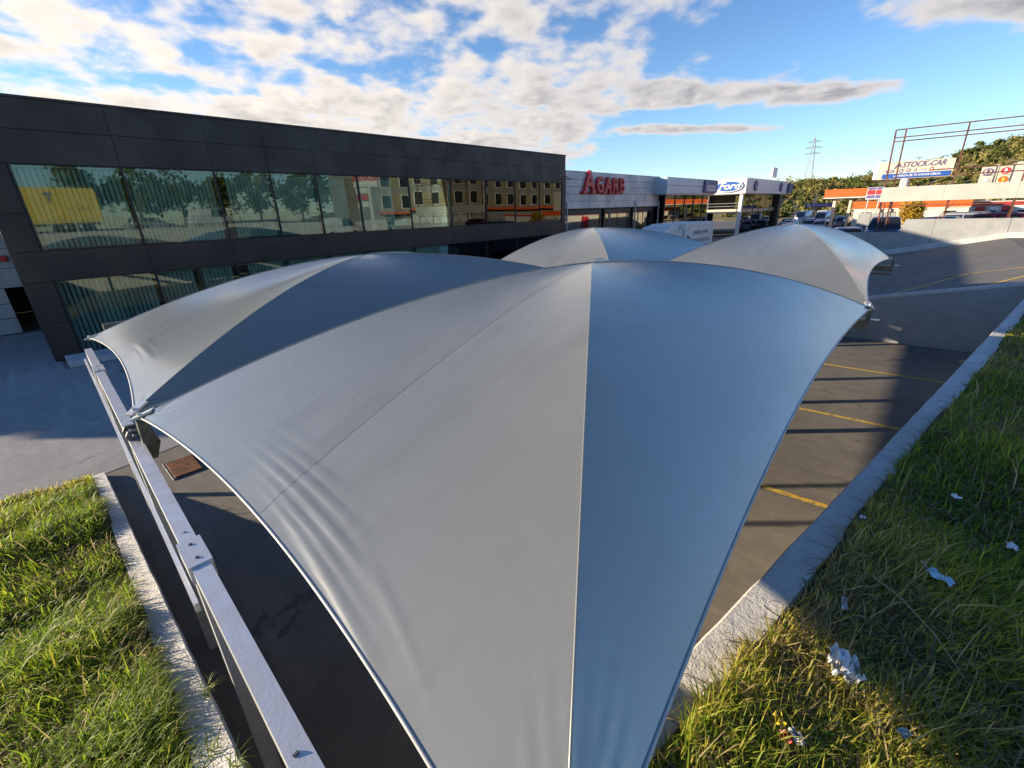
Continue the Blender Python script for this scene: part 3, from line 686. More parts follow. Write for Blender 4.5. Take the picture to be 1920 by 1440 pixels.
# ------------------------------------------------------------------ dealership with oval sign
mat('fascia_white', (0.74, 0.75, 0.76), 0.4, var=0.04, scale=1)
mat('sign_blue', (0.02, 0.10, 0.42), 0.35, var=0.08)
mat('steel_ring', (0.55, 0.57, 0.6), 0.25, 0.8, var=0.05)
mat('cream', (0.66, 0.60, 0.46), 0.6, var=0.08, scale=2)
t = thing('dealership_building', 'white box-fascia car dealership with blue oval sign and glazed upper floor', 'building', (-22, 74, 0))
DX = -18.8
MB().bbox(-31, DX, 64.2, 84.5, 5.2, 7.0, .03).build('fascia', 'fascia_white', t)
MB().box(-30.8, DX - .9, 64.5, 84.2, 2.95, 3.38).build('floor_slab', 'cream', t)
for (x, y) in ((DX - .55, 64.75), (DX - 2, 70), (DX - 2, 76), (-23.6, 64.75), (-27, 64.75)):
    MB().bbox(x - .2, x + .2, y - .2, y + .2, 0, 5.19, .02).build('column', 'fascia_white', t)
MB().box(-30.5, -30.3, 64.5, 84.2, 0, 5.19).box(-30.3, -24.5, 70.0, 70.2, 0, 5.19).build('back_wall', 'interior', t)
MB().box(-24.4, -21.8, 69.8, 70.4, 3.4, 5.19).build('partition', 'dark_frame', t)
for a, b in zip((65.2, 68, 70.8, 73.6, 76.4, 79.2), (68, 70.8, 73.6, 76.4, 79.2, 82)):
    w = MB().box(DX - .75, DX - .68, a, a + .09, .1, 5.18).build('window', 'dark_frame', t)
    MB().box(DX - .72, DX - .70, a + .1, b - .01, 3.4, 5.18).build('pane', 'shop_glass', w); MB().box(DX - .72, DX - .70, a + .1, b - .01, .1, 2.94).build('pane', 'shop_glass', w)
MB().bbox(DX - .75, DX - .2, 82.05, 83.3, 0, 5.18, .03).build('dark_pier', 'dark_frame', t)
for z in (3.75, 4.1): MB().tube([(-28, 64.6, z), (DX - .8, 64.6, z)], .025, 6).build('balcony_rail', 'grey_panel', t)
o = MB().disc((-20.85, 64.06, 6.1), 'y', 1.72, .72, .13, 40).build('sign_oval', 'steel_ring', t)
MB().disc((-20.85, 64.04, 6.1), 'y', 1.64, .64, .02, 40).build('oval_rim', 'sign_white', o)
MB().disc((-20.85, 64.025, 6.1), 'y', 1.56, .57, .02, 40).build('oval_face', 'sign_blue', o)
text('lettering', 'Ford', 1.15, 'sign_white', o, (-20.85, 64.015, 6.12), '-y', extrude=.004, offset=.025, shear=.35, sx=1.15)
for y in (67.9, 80.6):
    o = MB().disc((DX + .01, y, 6.15), 'x', .72, .62, .14, 32).build('round_badge', 'sign_navy', t)
    MB().disc((DX + .151, y, 6.15), 'x', .56, .47, .02, 32).build('badge_ring', 'steel_ring', o)
    MB().disc((DX + .172, y, 6.15), 'x', .47, .39, .01, 32).build('badge_face', 'sign_navy', o)
    v_ = MB()
    for z0, z1, yy0 in ((6.48, 6.18, .16), (6.16, 5.84, .3)):
        for s_ in (-1, 1): v_.bar((DX + .19, y + s_ * yy0, z0), (DX + .19, y + s_ * .02 , z1), .012, .07)
    v_.build('badge_mark', 'sign_white', o)
MB().bbox(DX - .6, DX + .25, 84.55, 87.2, 5.35, 6.75, .05).build('side_sign', 'sign_navy', t)
MB().bbox(-20.6, -20.4, 81.6, 84.0, 7.6, 9.0, .03).bar((-20.5, 82.2, 7.0), (-20.5, 82.2, 7.6), .08, .08).bar((-20.5, 83.4, 7.0), (-20.5, 83.4, 7.6), .08, .08).bar((-22.2, 81.4, 7.0), (-20.6, 81.8, 8.2), .06, .06).build('roof_sign', 'fascia_white', t)

# ------------------------------------------------------------------ vehicles
mat('tyre', (0.02, 0.02, 0.02), 0.85, var=0.2, scale=20)
mat('rim', (0.45, 0.46, 0.48), 0.35, 0.7, var=0.1)
mat('car_glass', (0.015, 0.02, 0.025), 0.06, 0.0, var=0.2, scale=2, spec=0.8)
mat('lamp_clear', (0.75, 0.76, 0.78), 0.15, 0.2, var=0.05)
mat('lamp_red', (0.5, 0.02, 0.02), 0.25, var=0.05)
mat('black_trim', (0.025, 0.025, 0.027), 0.55, var=0.1)
for n_, c_ in (('white', (.72, .73, .74)), ('silver', (.42, .44, .46)), ('dark_blue', (.025, .04, .10)), ('black', (.02, .02, .023)), ('red', (.45, .03, .05)), ('grey', (.16, .17, .18)), ('beige', (.45, .38, .26)), ('teal', (.08, .18, .25))):
    mat('car_' + n_, c_, 0.32, 0.25, var=0.04, scale=1, coat=0.8)
def loft(st, par, name, m, close=True):
    """st: list of (y, [(x, z) half profile from bottom to top])"""
    b = MB(); n = len(st[0][1]); V = []
    for y, pr in st:
        V += [(x, y, z) for x, z in pr] + [(-x, y, z) for x, z in pr[::-1]]
    w = 2 * n; F = []
    for i in range(len(st) - 1):
        for j in range(w): F.append((i * w + j, i * w + (j + 1) % w, (i + 1) * w + (j + 1) % w, (i + 1) * w + j))
    if close: F += [tuple(range(w))[::-1], tuple((len(st) - 1) * w + j for j in range(w))]
    return b.add(V, F).build(name, m, par, True, world=False)
def make_car(name, label, cat, paint, L=4.4, W=1.78, H=1.48, kind='car', group=None):
    """front towards -y, origin on the ground under the middle"""
    t = thing(name, label, cat, (0, 0, 0), group); h = W / 2; g = .2; be = H * .60 if kind != 'van' else H * .52
    def sec(y, f, zt): return (y, [(h * .80 * f, g + .02), (h * f, g + .16), (h * f, be * .72), (h * .97 * f, zt - .03), (h * .86 * f, zt)])
    if kind == 'van': hood, ws0, ws1, rb = -L * .36, -L * .38, -L * .24, L * .485
    elif kind == 'suv': hood, ws0, ws1, rb = -L * .27, -L * .24, -L * .08, L * .46
    else: hood, ws0, ws1, rb = -L * .25, -L * .22, -L * .03, L * .40
    loft([sec(-L / 2, .82, be * .62), sec(-L / 2 + .10, .93, be * .82), sec(-L / 2 + .5, .99, be * .90), sec(ws0, 1, be), sec(0, 1, be + .01), sec(L * .3, 1, be + .02), sec(L / 2 - .25, .97, be), sec(L / 2 - .03, .88, be * .8)], t, 'body', paint)
    def cab(y, w0, w1, z): return (y, [(h * w0, be - .02), (h * (w0 * .6 + w1 * .4), be + (z - be) * .45), (h * w1, z - .05), (h * w1 * .8, z)])
    loft([cab(ws0, .90, .88, be + .02), cab(ws1, .92, .76, H - .015), cab((ws1 + rb) / 2, .93, .77, H), cab(rb - .35, .92, .75, H - .04), cab(rb, .88, .80, be + .05)], t, 'cabin', paint)
    def quad(nm, m, pts): MB().add(pts, [tuple(range(len(pts)))]).build(nm, m, t, world=False)
    e = .012; dz = H - be
    def lerp(a, b, q): return tuple(a[i] + (b[i] - a[i]) * q for i in range(3))
    a, b = (0, ws0, be + .02), (0, ws1, H - .015)
    p0, p1 = lerp(a, b, .10), lerp(a, b, .90); nv = Vector((0, -(b[2] - a[2]), (b[1] - a[1]))).normalized() * e
    quad('windscreen', 'car_glass', [(-h * .84, p0[1] + nv.y, p0[2] + nv.z), (h * .84, p0[1] + nv.y, p0[2] + nv.z), (h * .66, p1[1] + nv.y, p1[2] + nv.z), (-h * .66, p1[1] + nv.y, p1[2] + nv.z)])
    a, b = (0, rb, be + .05), (0, rb - .35, H - .04)
    p0, p1 = lerp(a, b, .12), lerp(a, b, .88); nv = Vector((0, (b[2] - a[2]), -(b[1] - a[1]))).normalized() * e
    quad('rear_window', 'car_glass', [(h * .74, p0[1] + nv.y, p0[2] + nv.z), (-h * .74, p0[1] + nv.y, p0[2] + nv.z), (-h * .62, p1[1] + nv.y, p1[2] + nv.z), (h * .62, p1[1] + nv.y, p1[2] + nv.z)])
    ye = rb - .42 if kind != 'van' else -L * .02
    for s_ in (-1, 1):
        ymid = (ws1 + ye) / 2 + .1
        def wx(z): return h * (.93 - .16 * (z - be) / dz) + .016
        for (ya_, yb_, yc_, yd_) in ((ws0 + .42, ymid - .04, ymid - .04, ws1 + .10), (ymid + .04, ye + .18, ye - .04, ymid + .04)):
            quad('side_window', 'car_glass', [(s_ * wx(be + .06), ya_, be + .06), (s_ * wx(be + .06), yb_, be + .06), (s_ * wx(H - .12), yc_, H - .12), (s_ * wx(H - .12), yd_, H - .12)])
        for yw in (-L * .31, L * .29):
            r = .33 if kind == 'car' else .37
            w_ = MB().tube([(s_ * (h - .20), yw, r), (s_ * (h + .012), yw, r)], r, 18).build('wheel', 'tyre', t, world=False)
            MB().tube([(s_ * (h + .010), yw, r), (s_ * (h + .022), yw, r)], r * .62, 14).build('rim', 'rim', w_, world=False)
        MB().bbox(s_ * h * .62 - .19, s_ * h * .62 + .19, -L / 2 + .02, -L / 2 + .16, be * .62, be * .76, .02).build('headlight', 'lamp_clear', t, world=False)
        MB().bbox(s_ * h * .74 - .12, s_ * h * .74 + .12, L / 2 - .14, L / 2 - .01, be * .66, be * .9, .02).build('tail_light', 'lamp_red', t, world=False)
        MB().bbox(s_ * (h + .09) - .09, s_ * (h + .09) + .09, ws0 + .38, ws0 + .50, be + .02, be + .16, .03).build('door_mirror', paint, t, world=False)
    MB().bbox(-h * .42, h * .42, -L / 2 - .004, -L / 2 + .1, be * .42, be * .60, .02).build('grille', 'black_trim', t, world=False)
    MB().bbox(-.26, .26, -L / 2 - .016, -L / 2, g + .17, g + .28, .004).build('number_plate', 'sign_white', t, world=False)
    if kind == 'suv':
        for s_ in (-1, 1): MB().tube([(s_ * h * .72, ws1 + .2, H + .015), (s_ * h * .72, rb - .5, H + .015)], .02, 6).build('roof_rail', 'rim', t, world=False)
    return t
def place(o, x, y, z, rz): o.location = (x, y, z); o.rotation_euler = (0, 0, R(rz)); return o
UZ = 1.3
place(make_car('parked_car', 'dark blue car facing the viewer behind the low part of the stepped wall', 'car', 'car_dark_blue', 4.5, 1.85, 1.62, 'suv'), -2.62, 38.6, UZ, 4)
place(make_car('parked_car', 'car with pale roof edge left of the dark blue car, half hidden by the wall', 'car', 'car_silver', 4.3, 1.78, 1.30, 'car'), -4.55, 38.2, UZ - .25, 196)
RG = 'cars parked behind the high part of the stepped wall'
for lab, p_, x, y, k_, rz in (('navy car roof showing over the high wall, leftmost of three under the grey panel', 'car_dark_blue', .55, 39.6, 'car', 78), ('silver car with dark windows over the high wall, between navy and red cars', 'car_silver', 1.75, 41.5, 'suv', 85), ('red car showing over the high wall at the right edge', 'car_red', 3.1, 39.6, 'suv', 80)):
    place(make_car('parked_car', lab, 'car', p_, 4.3, 1.8, 1.58 if k_ == 'car' else 1.74, k_, RG), x, y, UZ, rz)
# far rows: one of each kind, then copies
FG = 'cars in the far dealership lot'
far = [('white van with tall roof, leftmost of the two vans in the far lot', 'van', 'car_white', -17.8, 97, 170, 5.4, 1.95, 2.5), ('white van right of the taller van in the far lot', 'van', 'car_white', -14.3, 93, 172, 5.2, 1.95, 2.35),
       ('white car nearest the lamp post in the far lot', 'car', 'car_white', -15.2, 73, 160, 4.2, 1.76, 1.45), ('blue-green car behind the white car by the far lamp post', 'car', 'car_teal', -13.6, 80, 165, 4.3, 1.78, 1.5),
       ('silver car in the middle of the far lot front row', 'car', 'car_silver', -11.8, 77, 168, 4.3, 1.78, 1.5), ('pale blue-grey hatchback second from right in far lot', 'suv', 'car_grey', -10.9, 85, 10, 4.3, 1.8, 1.6),
       ('black estate car between pale cars in the far lot', 'suv', 'car_black', -9.4, 87, 12, 4.5, 1.8, 1.62), ('beige car facing out at the right of the far lot', 'car', 'car_beige', -7.55, 71, 14, 4.2, 1.8, 1.55),
       ('dark car beside the blue signboard in the far lot', 'suv', 'car_black', -8.6, 98, 20, 4.4, 1.8, 1.6), ('black car under the orange canopy column', 'car', 'car_black', -7.4, 90, 24, 4.4, 1.8, 1.5),
       ('small white hatchback in front of the two far vans', 'car', 'car_white', -13.0, 83.5, 168, 4.0, 1.74, 1.48), ('dark blue car between the far vans and the blue signboard', 'car', 'car_dark_blue', -12.0, 90.5, 170, 4.3, 1.78, 1.48),
       ('silver estate right of the far vans', 'suv', 'car_silver', -12.9, 99, 172, 4.5, 1.8, 1.55), ('white estate at the right end of the far lot back row', 'suv', 'car_white', -9.9, 103, 16, 4.5, 1.8, 1.6),
       ('teal hatchback far left, nearest the white dealership', 'car', 'car_teal', -17.2, 84, 160, 4.1, 1.75, 1.5), ('black car far left behind the teal hatchback', 'car', 'car_black', -18.6, 90, 165, 4.3, 1.78, 1.5),
       ('silver car far left behind the lamp post', 'car', 'car_silver', -16.4, 80, 165, 4.3, 1.78, 1.5), ('white panel van at the back, left of the blue signboard', 'van', 'car_white', -16.3, 106, 172, 5.4, 1.95, 2.4),
       ('red car half hidden in the far lot', 'car', 'car_red', -14.9, 87.5, 170, 4.1, 1.75, 1.46), ('grey estate second row right in the far lot', 'suv', 'car_grey', -8.9, 79, 15, 4.4, 1.8, 1.58),
       ('grey car at the back left of the far lot', 'car', 'car_grey', -20.5, 108, 175, 4.3, 1.78, 1.5), ('white car at the very back of the far lot', 'car', 'car_white', -11.5, 110, 175, 4.3, 1.78, 1.5)]
for lab, kd, p_, x, y, rz, L_, W_, H_ in far:
    z = float(np.interp(y, (60, 75, 90), (1.3, 1.3, 0.0))) * float(np.interp(x, (-12, -7), (0, 1)))
    if y > 90: z = 0
    place(make_car('parked_van' if kd == 'van' else 'parked_car', lab, 'van' if kd == 'van' else 'car', p_, L_, W_, H_, kd, FG), x, y, z, rz)
# box truck beyond the farthest canopy
t = thing('box_truck', 'white box truck with printed side beyond the farthest canopies', 'truck', (-12, 27, 0))
MB().bbox(-13.1, -10.9, 27.0, 31.6, .95, 3.02, .03).build('cargo_box', 'white_paint', t)
loft_t = MB().prism([(23.1, .55), (26.8, .55), (26.8, 2.72), (25.6, 2.66), (24.2, 2.45), (23.25, 1.55), (23.1, 1.35)], lambda y, z: (-13.0, y, z), lambda y, z: (-11.0, y, z)).build('cab', 'white_paint', t)
MB().prism([(24.6, 2.55), (26.75, 2.75), (26.75, 3.0), (25.6, 2.92)], lambda y, z: (-12.8, y, z), lambda y, z: (-11.2, y, z)).build('wind_deflector', 'white_paint', t)
MB().add([(-10.985, 24.35, 1.62), (-10.985, 25.9, 1.62), (-10.985, 25.9, 2.38), (-10.985, 24.75, 2.34)], [(0, 1, 2, 3)]).build('side_window', 'car_glass', t)
MB().add([(-12.85, 23.30, 1.66), (-11.15, 23.30, 1.66), (-11.2, 24.12, 2.40), (-12.8, 24.12, 2.40)], [(0, 1, 2, 3)]).build('windscreen', 'car_glass', t)
for yw in (24.2, 29.4, 30.5):
    for xw in (-12.95, -11.05): MB().tube([(xw - .13, yw, .46), (xw + .13, yw, .46)], .46, 18).build('wheel', 'tyre', t)
MB().box(-12.4, -11.6, 23.6, 31.5, .6, .93).build('chassis', 'black_trim', t)
mat('print_brown', (0.14, 0.06, 0.04), .6, var=.1); mat('print_grey', (0.16, 0.24, 0.26), .6, var=.1)
MB().prism([(27.35 + .62 * math.sin(a), 1.75 + .62 * math.cos(a)) for a in np.linspace(0, math.pi, 14)], lambda y, z: (-10.899, y, z), lambda y, z: (-10.892, y, z)).build('printed_emblem', 'print_brown', t)
text('lettering', 'DIVISION', .30, 'print_grey', t, (-10.895, 28.9, 2.45), '+x', extrude=.002, offset=.008)
text('lettering', 'DOMO', .30, 'print_grey', t, (-10.895, 30.15, 2.45), '+x', extrude=.002, offset=.008)
text('lettering', 'A SERVICIO DE SU CASA', .30, 'print_grey', t, (-10.895, 29.6, 1.98), '+x', extrude=.002, offset=.008, sx=.9)

# ------------------------------------------------------------------ fuel station and signs
mat('orange', (0.80, 0.13, 0.02), 0.4, var=0.06, scale=2)
mat('station_cream', (0.66, 0.62, 0.54), 0.6, var=0.06, scale=2)
mat('sign_violet', (0.16, 0.13, 0.32), 0.4, var=0.06)
t = thing('fuel_station_building', 'cream fuel station building with orange band under its roof', 'building', (-3, 53, UZ))
MB().box(-5.7, 1.4, 50, 80, UZ - 1, 3.22).build('wall', 'station_cream', t)
MB().bbox(-5.85, 1.5, 49.85, 80.1, 3.28, 3.86, .02).build('orange_band', 'orange', t)
MB().box(-5.8, 1.45, 49.9, 80.05, 3.222, 3.278).build('white_trim', 'sign_white', t)
for x in (-5.1, -3.5, -2.0, .1): MB().box(x, x + .62, 49.97, 49.995, 2.75, 3.0).build('window', 'car_glass', t)
for x, z in ((-5.74, 2.6), (-5.74, 2.6)): pass
MB().bbox(-5.73, -5.71, 52.5, 54.2, UZ, 3.1, .004).build('shutter', 'red_paint', t)
t = thing('fuel_canopy', 'orange-fascia fuel pump canopy on a cream column', 'canopy', (-7, 58, UZ))
MB().bbox(-8.8, -4.9, 54.5, 90, 4.28, 4.98, .02).build('fascia', 'orange', t)
MB().box(-8.85, -4.85, 54.45, 90.05, 4.2, 4.277).build('soffit', 'sign_white', t)
for y in (55.5, 66, 77, 88): MB().bbox(-8.15, -7.9, y, y + .25, UZ - .6, 4.2, .02).build('column', 'station_cream', t)
t = thing('price_sign', 'red and violet square sign panel beside the grey hoarding', 'sign', (-4.4, 49.2, UZ))
MB().bbox(-5.0, -3.85, 49.05, 49.2, 4.0, 4.92, .02).build('board', 'sign_white', t)
for i in (0, 1): MB().box(-4.97 + i * .57, -4.45 + i * .57, 49.03, 49.048, 4.36, 4.70).build('red_field', 'sign_red', t); MB().box(-4.97 + i * .57, -4.45 + i * .57, 49.03, 49.048, 4.72, 4.90).build('violet_field', 'sign_violet', t); MB().box(-4.97 + i * .57, -4.45 + i * .57, 49.03, 49.048, 4.08, 4.32).build('violet_field', 'sign_violet', t)
for x in (-4.8, -4.1): MB().tube([(x, 49.13, UZ), (x, 49.13, 4.0)], .05, 8).build('post', 'grey_panel', t)
t = thing('garage_wall', 'plain grey block wall behind the dark blue car', 'wall', (-3.8, 46, UZ))
MB().bbox(-4.9, -2.6, 46, 46.2, UZ, 3.02, .01).build('wall_face', 'wall_paint', t)
for x in (-4.1, -3.35): MB().box(x - .01, x + .01, 45.985, 45.998, UZ, 3.0).build('joint', 'dark_frame', t)
# hoarding frame of rusty posts
mat('rust_steel', (0.16, 0.065, 0.045), 0.8, 0.2, var=0.4, scale=5)
mat('hoarding_grey', (0.50, 0.49, 0.45), 0.75, var=0.08, scale=1.2, detail=7)
t = thing('hoarding_frame', 'tall open rusty billboard frame with plain grey board along its foot', 'billboard', (2, 36, UZ))
for xb_, xt_ in ((-2.72, -3.0), (-2.36, -2.55), (.10, .01), (2.62, 2.62), (5.2, 5.2), (7.8, 7.8)):
    MB().bar((xb_, 36, UZ), (xt_, 36, 7.62), .075, .075).build('post', 'rust_steel', t)
    MB().bar((xb_, 36.05, 4.4), (xb_, 38.2, UZ), .05, .05).build('back_strut', 'rust_steel', t)
for z, xa_ in ((7.62, -3.0), (7.22, -2.95), (7.02, -2.98), (5.42, -1.1), (5.12, -.2), (3.6, -2.7)):
    MB().bar((xa_, 35.93, z), (8, 35.93, z), .05, .055).build('rail', 'rust_steel', t)
MB().bar((-.55, 35.95, 2.2), (.35, 35.95, 3.8), .05, .05).build('brace', 'rust_steel', t)
for a, b in ((-2.95, -.2), (-.2, 2.6), (2.6, 5.4), (5.4, 8.2)):
    MB().bbox(a + .004, b - .004, 35.78, 35.88, 3.83, 4.62, .006).build('board_panel', 'hoarding_grey', t)
# large lit-box sign on a column
mat('sign_cream', (0.62, 0.56, 0.46), 0.5, var=0.05, scale=1)
mat('sign_ink', (0.10, 0.08, 0.20), 0.5, var=0.08)
t = thing('pylon_sign', 'wide cream sign box with violet lettering on a round column', 'sign', (-3.2, 70, 0))
MB().bbox(-6.45, -.2, 70, 70.9, 6.05, 7.85, .03).build('sign_box', 'sign_cream', t)
MB().bbox(-6.95, -6.46, 70.02, 70.9, 6.08, 7.83, .05).build('end_panel', 'sign_white', t)
MB().bbox(-6.1, -.35, 69.93, 69.995, 6.12, 6.62, .01).build('blue_strip', 'sign_blue', t)
text('lettering', 'STOCK-CAR', .74, 'sign_ink', t, (-2.75, 69.985, 7.44), '-y', extrude=.01, offset=.018, shear=.3, sx=.88)
MB().prism([(-5.25, 7.1), (-5.05, 7.1), (-4.75, 7.7), (-4.9, 7.7)], lambda x, z: (x, 69.985, z), lambda x, z: (x, 69.997, z)).build('printed_mark', 'sign_ink', t)
MB().prism([(-4.95, 7.7), (-4.75, 7.7), (-4.55, 7.25), (-4.7, 7.25)], lambda x, z: (x, 69.987, z), lambda x, z: (x, 69.997, z)).build('printed_mark', 'sign_ink', t)
for x, r1, r2, m_ in ((-5.5, .42, .16, 'sign_ink'), (-4.5, .2, .2, 'sign_ink'), (-3.9, .2, .2, 'sign_ink'), (-3.3, .13, .16, 'sign_ink'), (-2.6, .28, .06, 'sign_ink'), (-1.95, .17, .19, 'sign_red'), (-1.2, .26, .05, 'grey_panel'), (-.7, .1, .1, 'grey_panel')):
    o = MB().disc((x, 69.975, 6.88), 'y', r1, r2, .02, 20).build('printed_badge', m_, t)
    MB().disc((x, 69.965, 6.88), 'y', r1 * .62, r2 * .45, .009, 16).build('badge_inner', 'sign_cream', o)
text('lettering', 'LA MARCA DE TU COCHE CERCA', .26, 'sign_white', t, (-3.1, 69.92, 6.37), '-y', extrude=.006, offset=.006)
MB().tube([(-3.95, 70.45, 0), (-3.95, 70.45, 6.05)], .42, 20).build('column', 'sign_white', t)
for x in (-6.2, -3.2, -1.0): MB().bar((x, 70.2, 7.85), (x, 69.3, 8.05), .04, .04).bar((x - .3, 69.3, 8.06), (x + .3, 69.3, 8.06), .1, .05).build('sign_lamp', 'dark_frame', t)
# brand totems behind the hoarding
for (x0, x1, lab, logos) in ((1.76, 2.66, 'pale totem sign with black ring logo, left of a pair behind the hoarding', (('sign_ink', 5.98, .36), ('hoarding_grey', 5.3, .3))), (2.92, 3.72, 'pale totem sign with red round logo above an orange shield, behind the hoarding', (('sign_red', 6.02, .32), ('orange', 5.3, .32)))):
    t = thing('totem_sign', lab, 'sign', (x0 + .4, 62, UZ), 'brand totems behind the hoarding')
    for z0, z1 in ((4.2, 5.66), (5.69, 6.46)): MB().bbox(x0, x1, 62, 62.18, z0, z1, .02).build('panel', 'sign_cream', t)
    for m_, z, r in logos:
        o = MB().disc(((x0 + x1) / 2, 61.96, z), 'y', r, r * .86, .03, 24).build('logo', m_, t)
        MB().disc(((x0 + x1) / 2, 61.945, z), 'y', r * .7, r * .58, .012, 20).build('logo_ring', 'sign_cream' if m_ == 'sign_ink' else m_, o)
        MB().disc(((x0 + x1) / 2, 61.93, z), 'y', r * .3, r * .56, .012, 20).build('logo_mark', 'sign_ink' if m_ == 'sign_ink' else ('yellow_plain' if m_ == 'orange' else 'sign_white'), o)
    for x in (x1 + .05, x1 + .16): MB().tube([(x, 62.1, UZ), (x, 62.1, 6.6)], .035, 8).build('pole', 'grey_panel', t)
t = thing('totem_sign', 'plain pale totem at the right edge behind the hoarding', 'sign', (3.9, 58, UZ))
MB().bbox(3.66, 5.0, 58, 58.2, 3.9, 6.5, .02).build('panel', 'sign_cream', t); MB().tube([(4.2, 58.1, UZ), (4.2, 58.1, 3.9)], .08, 8).build('pole', 'grey_panel', t)
# low shop with coloured front under the hoarding
t = thing('corner_shop', 'low shopfront with red trim and white bays under the grey hoarding', 'building', (4, 56, UZ))
MB().box(.95, 12, 55.2, 60, UZ, 3.55).build('wall', 'station_cream', t)
MB().bbox(.9, 12, 55.05, 55.19, 3.25, 3.5, .01).build('red_trim', 'red_paint', t)
for i, x in enumerate((1.2, 1.95, 2.7, 3.45, 4.3)):
    MB().box(x, x + .55, 55.12, 55.19, 2.0, 3.15).build('bay', 'sign_white' if i % 2 == 0 else 'red_paint', t)
    MB().box(x + .08, x + .47, 55.09, 55.118, 2.3, 2.85).build('window', 'car_glass', t)
t = thing('direction_sign', 'long flat blue-grey signboard on a pole in the far lot', 'sign', (-14.2, 85, 0))
MB().bbox(-16.0, -12.5, 85, 85.15, 3.15, 3.73, .02).build('board', 'sign_violet', t); MB().disc((-15.5, 84.98, 3.44), 'y', .22, .22, .018, 18).build('logo', 'sign_white', t)
text('lettering', 'TALLER OFICIAL', .3, 'sign_white', t, (-14.0, 84.99, 3.44), '-y', extrude=.004, offset=.004)
MB().tube([(-14.8, 85.1, 0), (-14.8, 85.1, 5.1)], .09, 8).build('pole', 'station_cream', t)
t = thing('lamp_post', 'white lamp post with small round lamp at the left of the far lot', 'lamp post', (-14.2, 70, 0))
MB().tube([(-14.2, 70, 0), (-14.2, 70, 3.3)], [.08, .05], 8).build('pole', 'white_paint', t)
MB().tube([(-14.2, 70, 3.3), (-14.2, 70, 3.38), (-14.2, 70, 3.5), (-14.2, 70, 3.58)], [.06, .17, .17, .05], 12).build('lamp_head', 'white_paint', t)
# lattice pylons
mat('lattice', (0.30, 0.31, 0.33), 0.6, 0.4, var=0.1)
def pylon(label, x, y, z0, h, w):
    t = thing('electricity_pylon', label, 'pylon', (x, y, z0)); r = h * .0045
    lv = np.linspace(0, 1, 10)
    def wd(q): return w * (1 - q) ** 1.1 * .5 + h * .012
    for sx in (-1, 1):
        for sy in (-1, 1):
            MB().tube([(x + sx * wd(q), y + sy * wd(q), z0 + h * .97 * q) for q in lv], r, 4).build('leg', 'lattice', t)
    b = MB()
    for a, c in zip(lv[:-1], lv[1:]):
        for f in (lambda q, s_: (x + s_ * wd(q), y - wd(q), z0 + h * .97 * q), lambda q, s_: (x + wd(q), y + s_ * wd(q), z0 + h * .97 * q)):
            b.tube([f(a, -1), f(c, 1)], r * .7, 4); b.tube([f(a, 1), f(c, -1)], r * .7, 4)
    stuff(b.build('lattice_bracing', 'lattice', t))
    for q, l in ((.66, .16), (.78, .17), (.90, .13)):
        MB().tube([(x - h * l, y, z0 + h * q), (x, y, z0 + h * (q + .035)), (x + h * l, y, z0 + h * q)], r * 1.3, 5).tube([(x - h * l, y, z0 + h * q), (x + h * l, y, z0 + h * q)], r * 1.2, 5).build('crossarm', 'lattice', t)
    MB().tube([(x, y, z0 + h * .95), (x, y, z0 + h)], r * 1.2, 5).build('peak', 'lattice', t)
pylon('tall lattice pylon left of the wide cream sign', -50, 260, 11.0, 20.0, 3.2)
pylon('distant small pylon above the hill at the right edge', 19.0, 400, 24, 10.6, 1.8)

# ------------------------------------------------------------------ vegetation
def leaf_mat(name, rough=0.7, transl=0.35):
    m = bpy.data.materials.new(name); m.use_nodes = True; t = m.node_tree; t.nodes.clear()
    at = node(t, 'ShaderNodeVertexColor', layer_name='tint')
    nz = node(t, 'ShaderNodeTexNoise', {'Scale': 30.0, 'Detail': 2.0})
    f = (X(t, nz.outputs[0]) - 0.5) * 0.5 + 1.0
    cv = node(t, 'ShaderNodeCombineXYZ', {0: f, 1: f, 2: f})
    c = mixc(t, 1.0, at.outputs[0], cv.outputs[0], 'MULTIPLY')
    d = node(t, 'ShaderNodeBsdfPrincipled', {'Base Color': c, 'Roughness': rough})
    d.inputs['Specular IOR Level'].default_value = 0.35
    tl = node(t, 'ShaderNodeBsdfTranslucent', {'Color': c})
    mx = node(t, 'ShaderNodeMixShader', {0: transl, 1: d.outputs[0], 2: tl.outputs[0]})
    node(t, 'ShaderNodeOutputMaterial', {'Surface': mx.outputs[0]}); MT[name] = m
leaf_mat('grass_blade', 0.5, 0.5); leaf_mat('leaf', 0.7, 0.3)
mat('bark', (0.10, 0.075, 0.05), 0.9, var=0.3, scale=8, bump=0.4)

def blades(P, az, L, lean, w, col):
    """P (n,3) bases; 2 quads + tip as triangles"""
    n = len(P); d = np.stack([np.cos(az), np.sin(az), np.zeros(n)], 1); s = np.stack([-np.sin(az), np.cos(az), np.zeros(n)], 1)
    tw = rng.uniform(-.9, .9, n)[:, None]; s = s * np.cos(tw) + d * np.sin(tw)
    def pt(q):
        a = lean[:, None] * q ** 1.6
        return P + d * (L[:, None] * q * np.sin(a)) + np.array([0, 0, 1.0]) * (L[:, None] * q * np.cos(a))
    W = w[:, None] * .5
    V = np.stack([pt(0) - s * W, pt(0) + s * W, pt(.38) - s * W, pt(.38) + s * W, pt(.74) - s * W * .7, pt(.74) + s * W * .7, pt(1.0)], 1)
    F = np.array([(0, 1, 3), (0, 3, 2), (2, 3, 5), (2, 5, 4), (4, 5, 6)])
    Fi = (F[None] + (np.arange(n) * 7)[:, None, None]).reshape(-1, 3)
    C = np.repeat(np.concatenate([col, np.ones((n, 1))], 1), 7, 0)
    return V.reshape(-1, 3), Fi, C
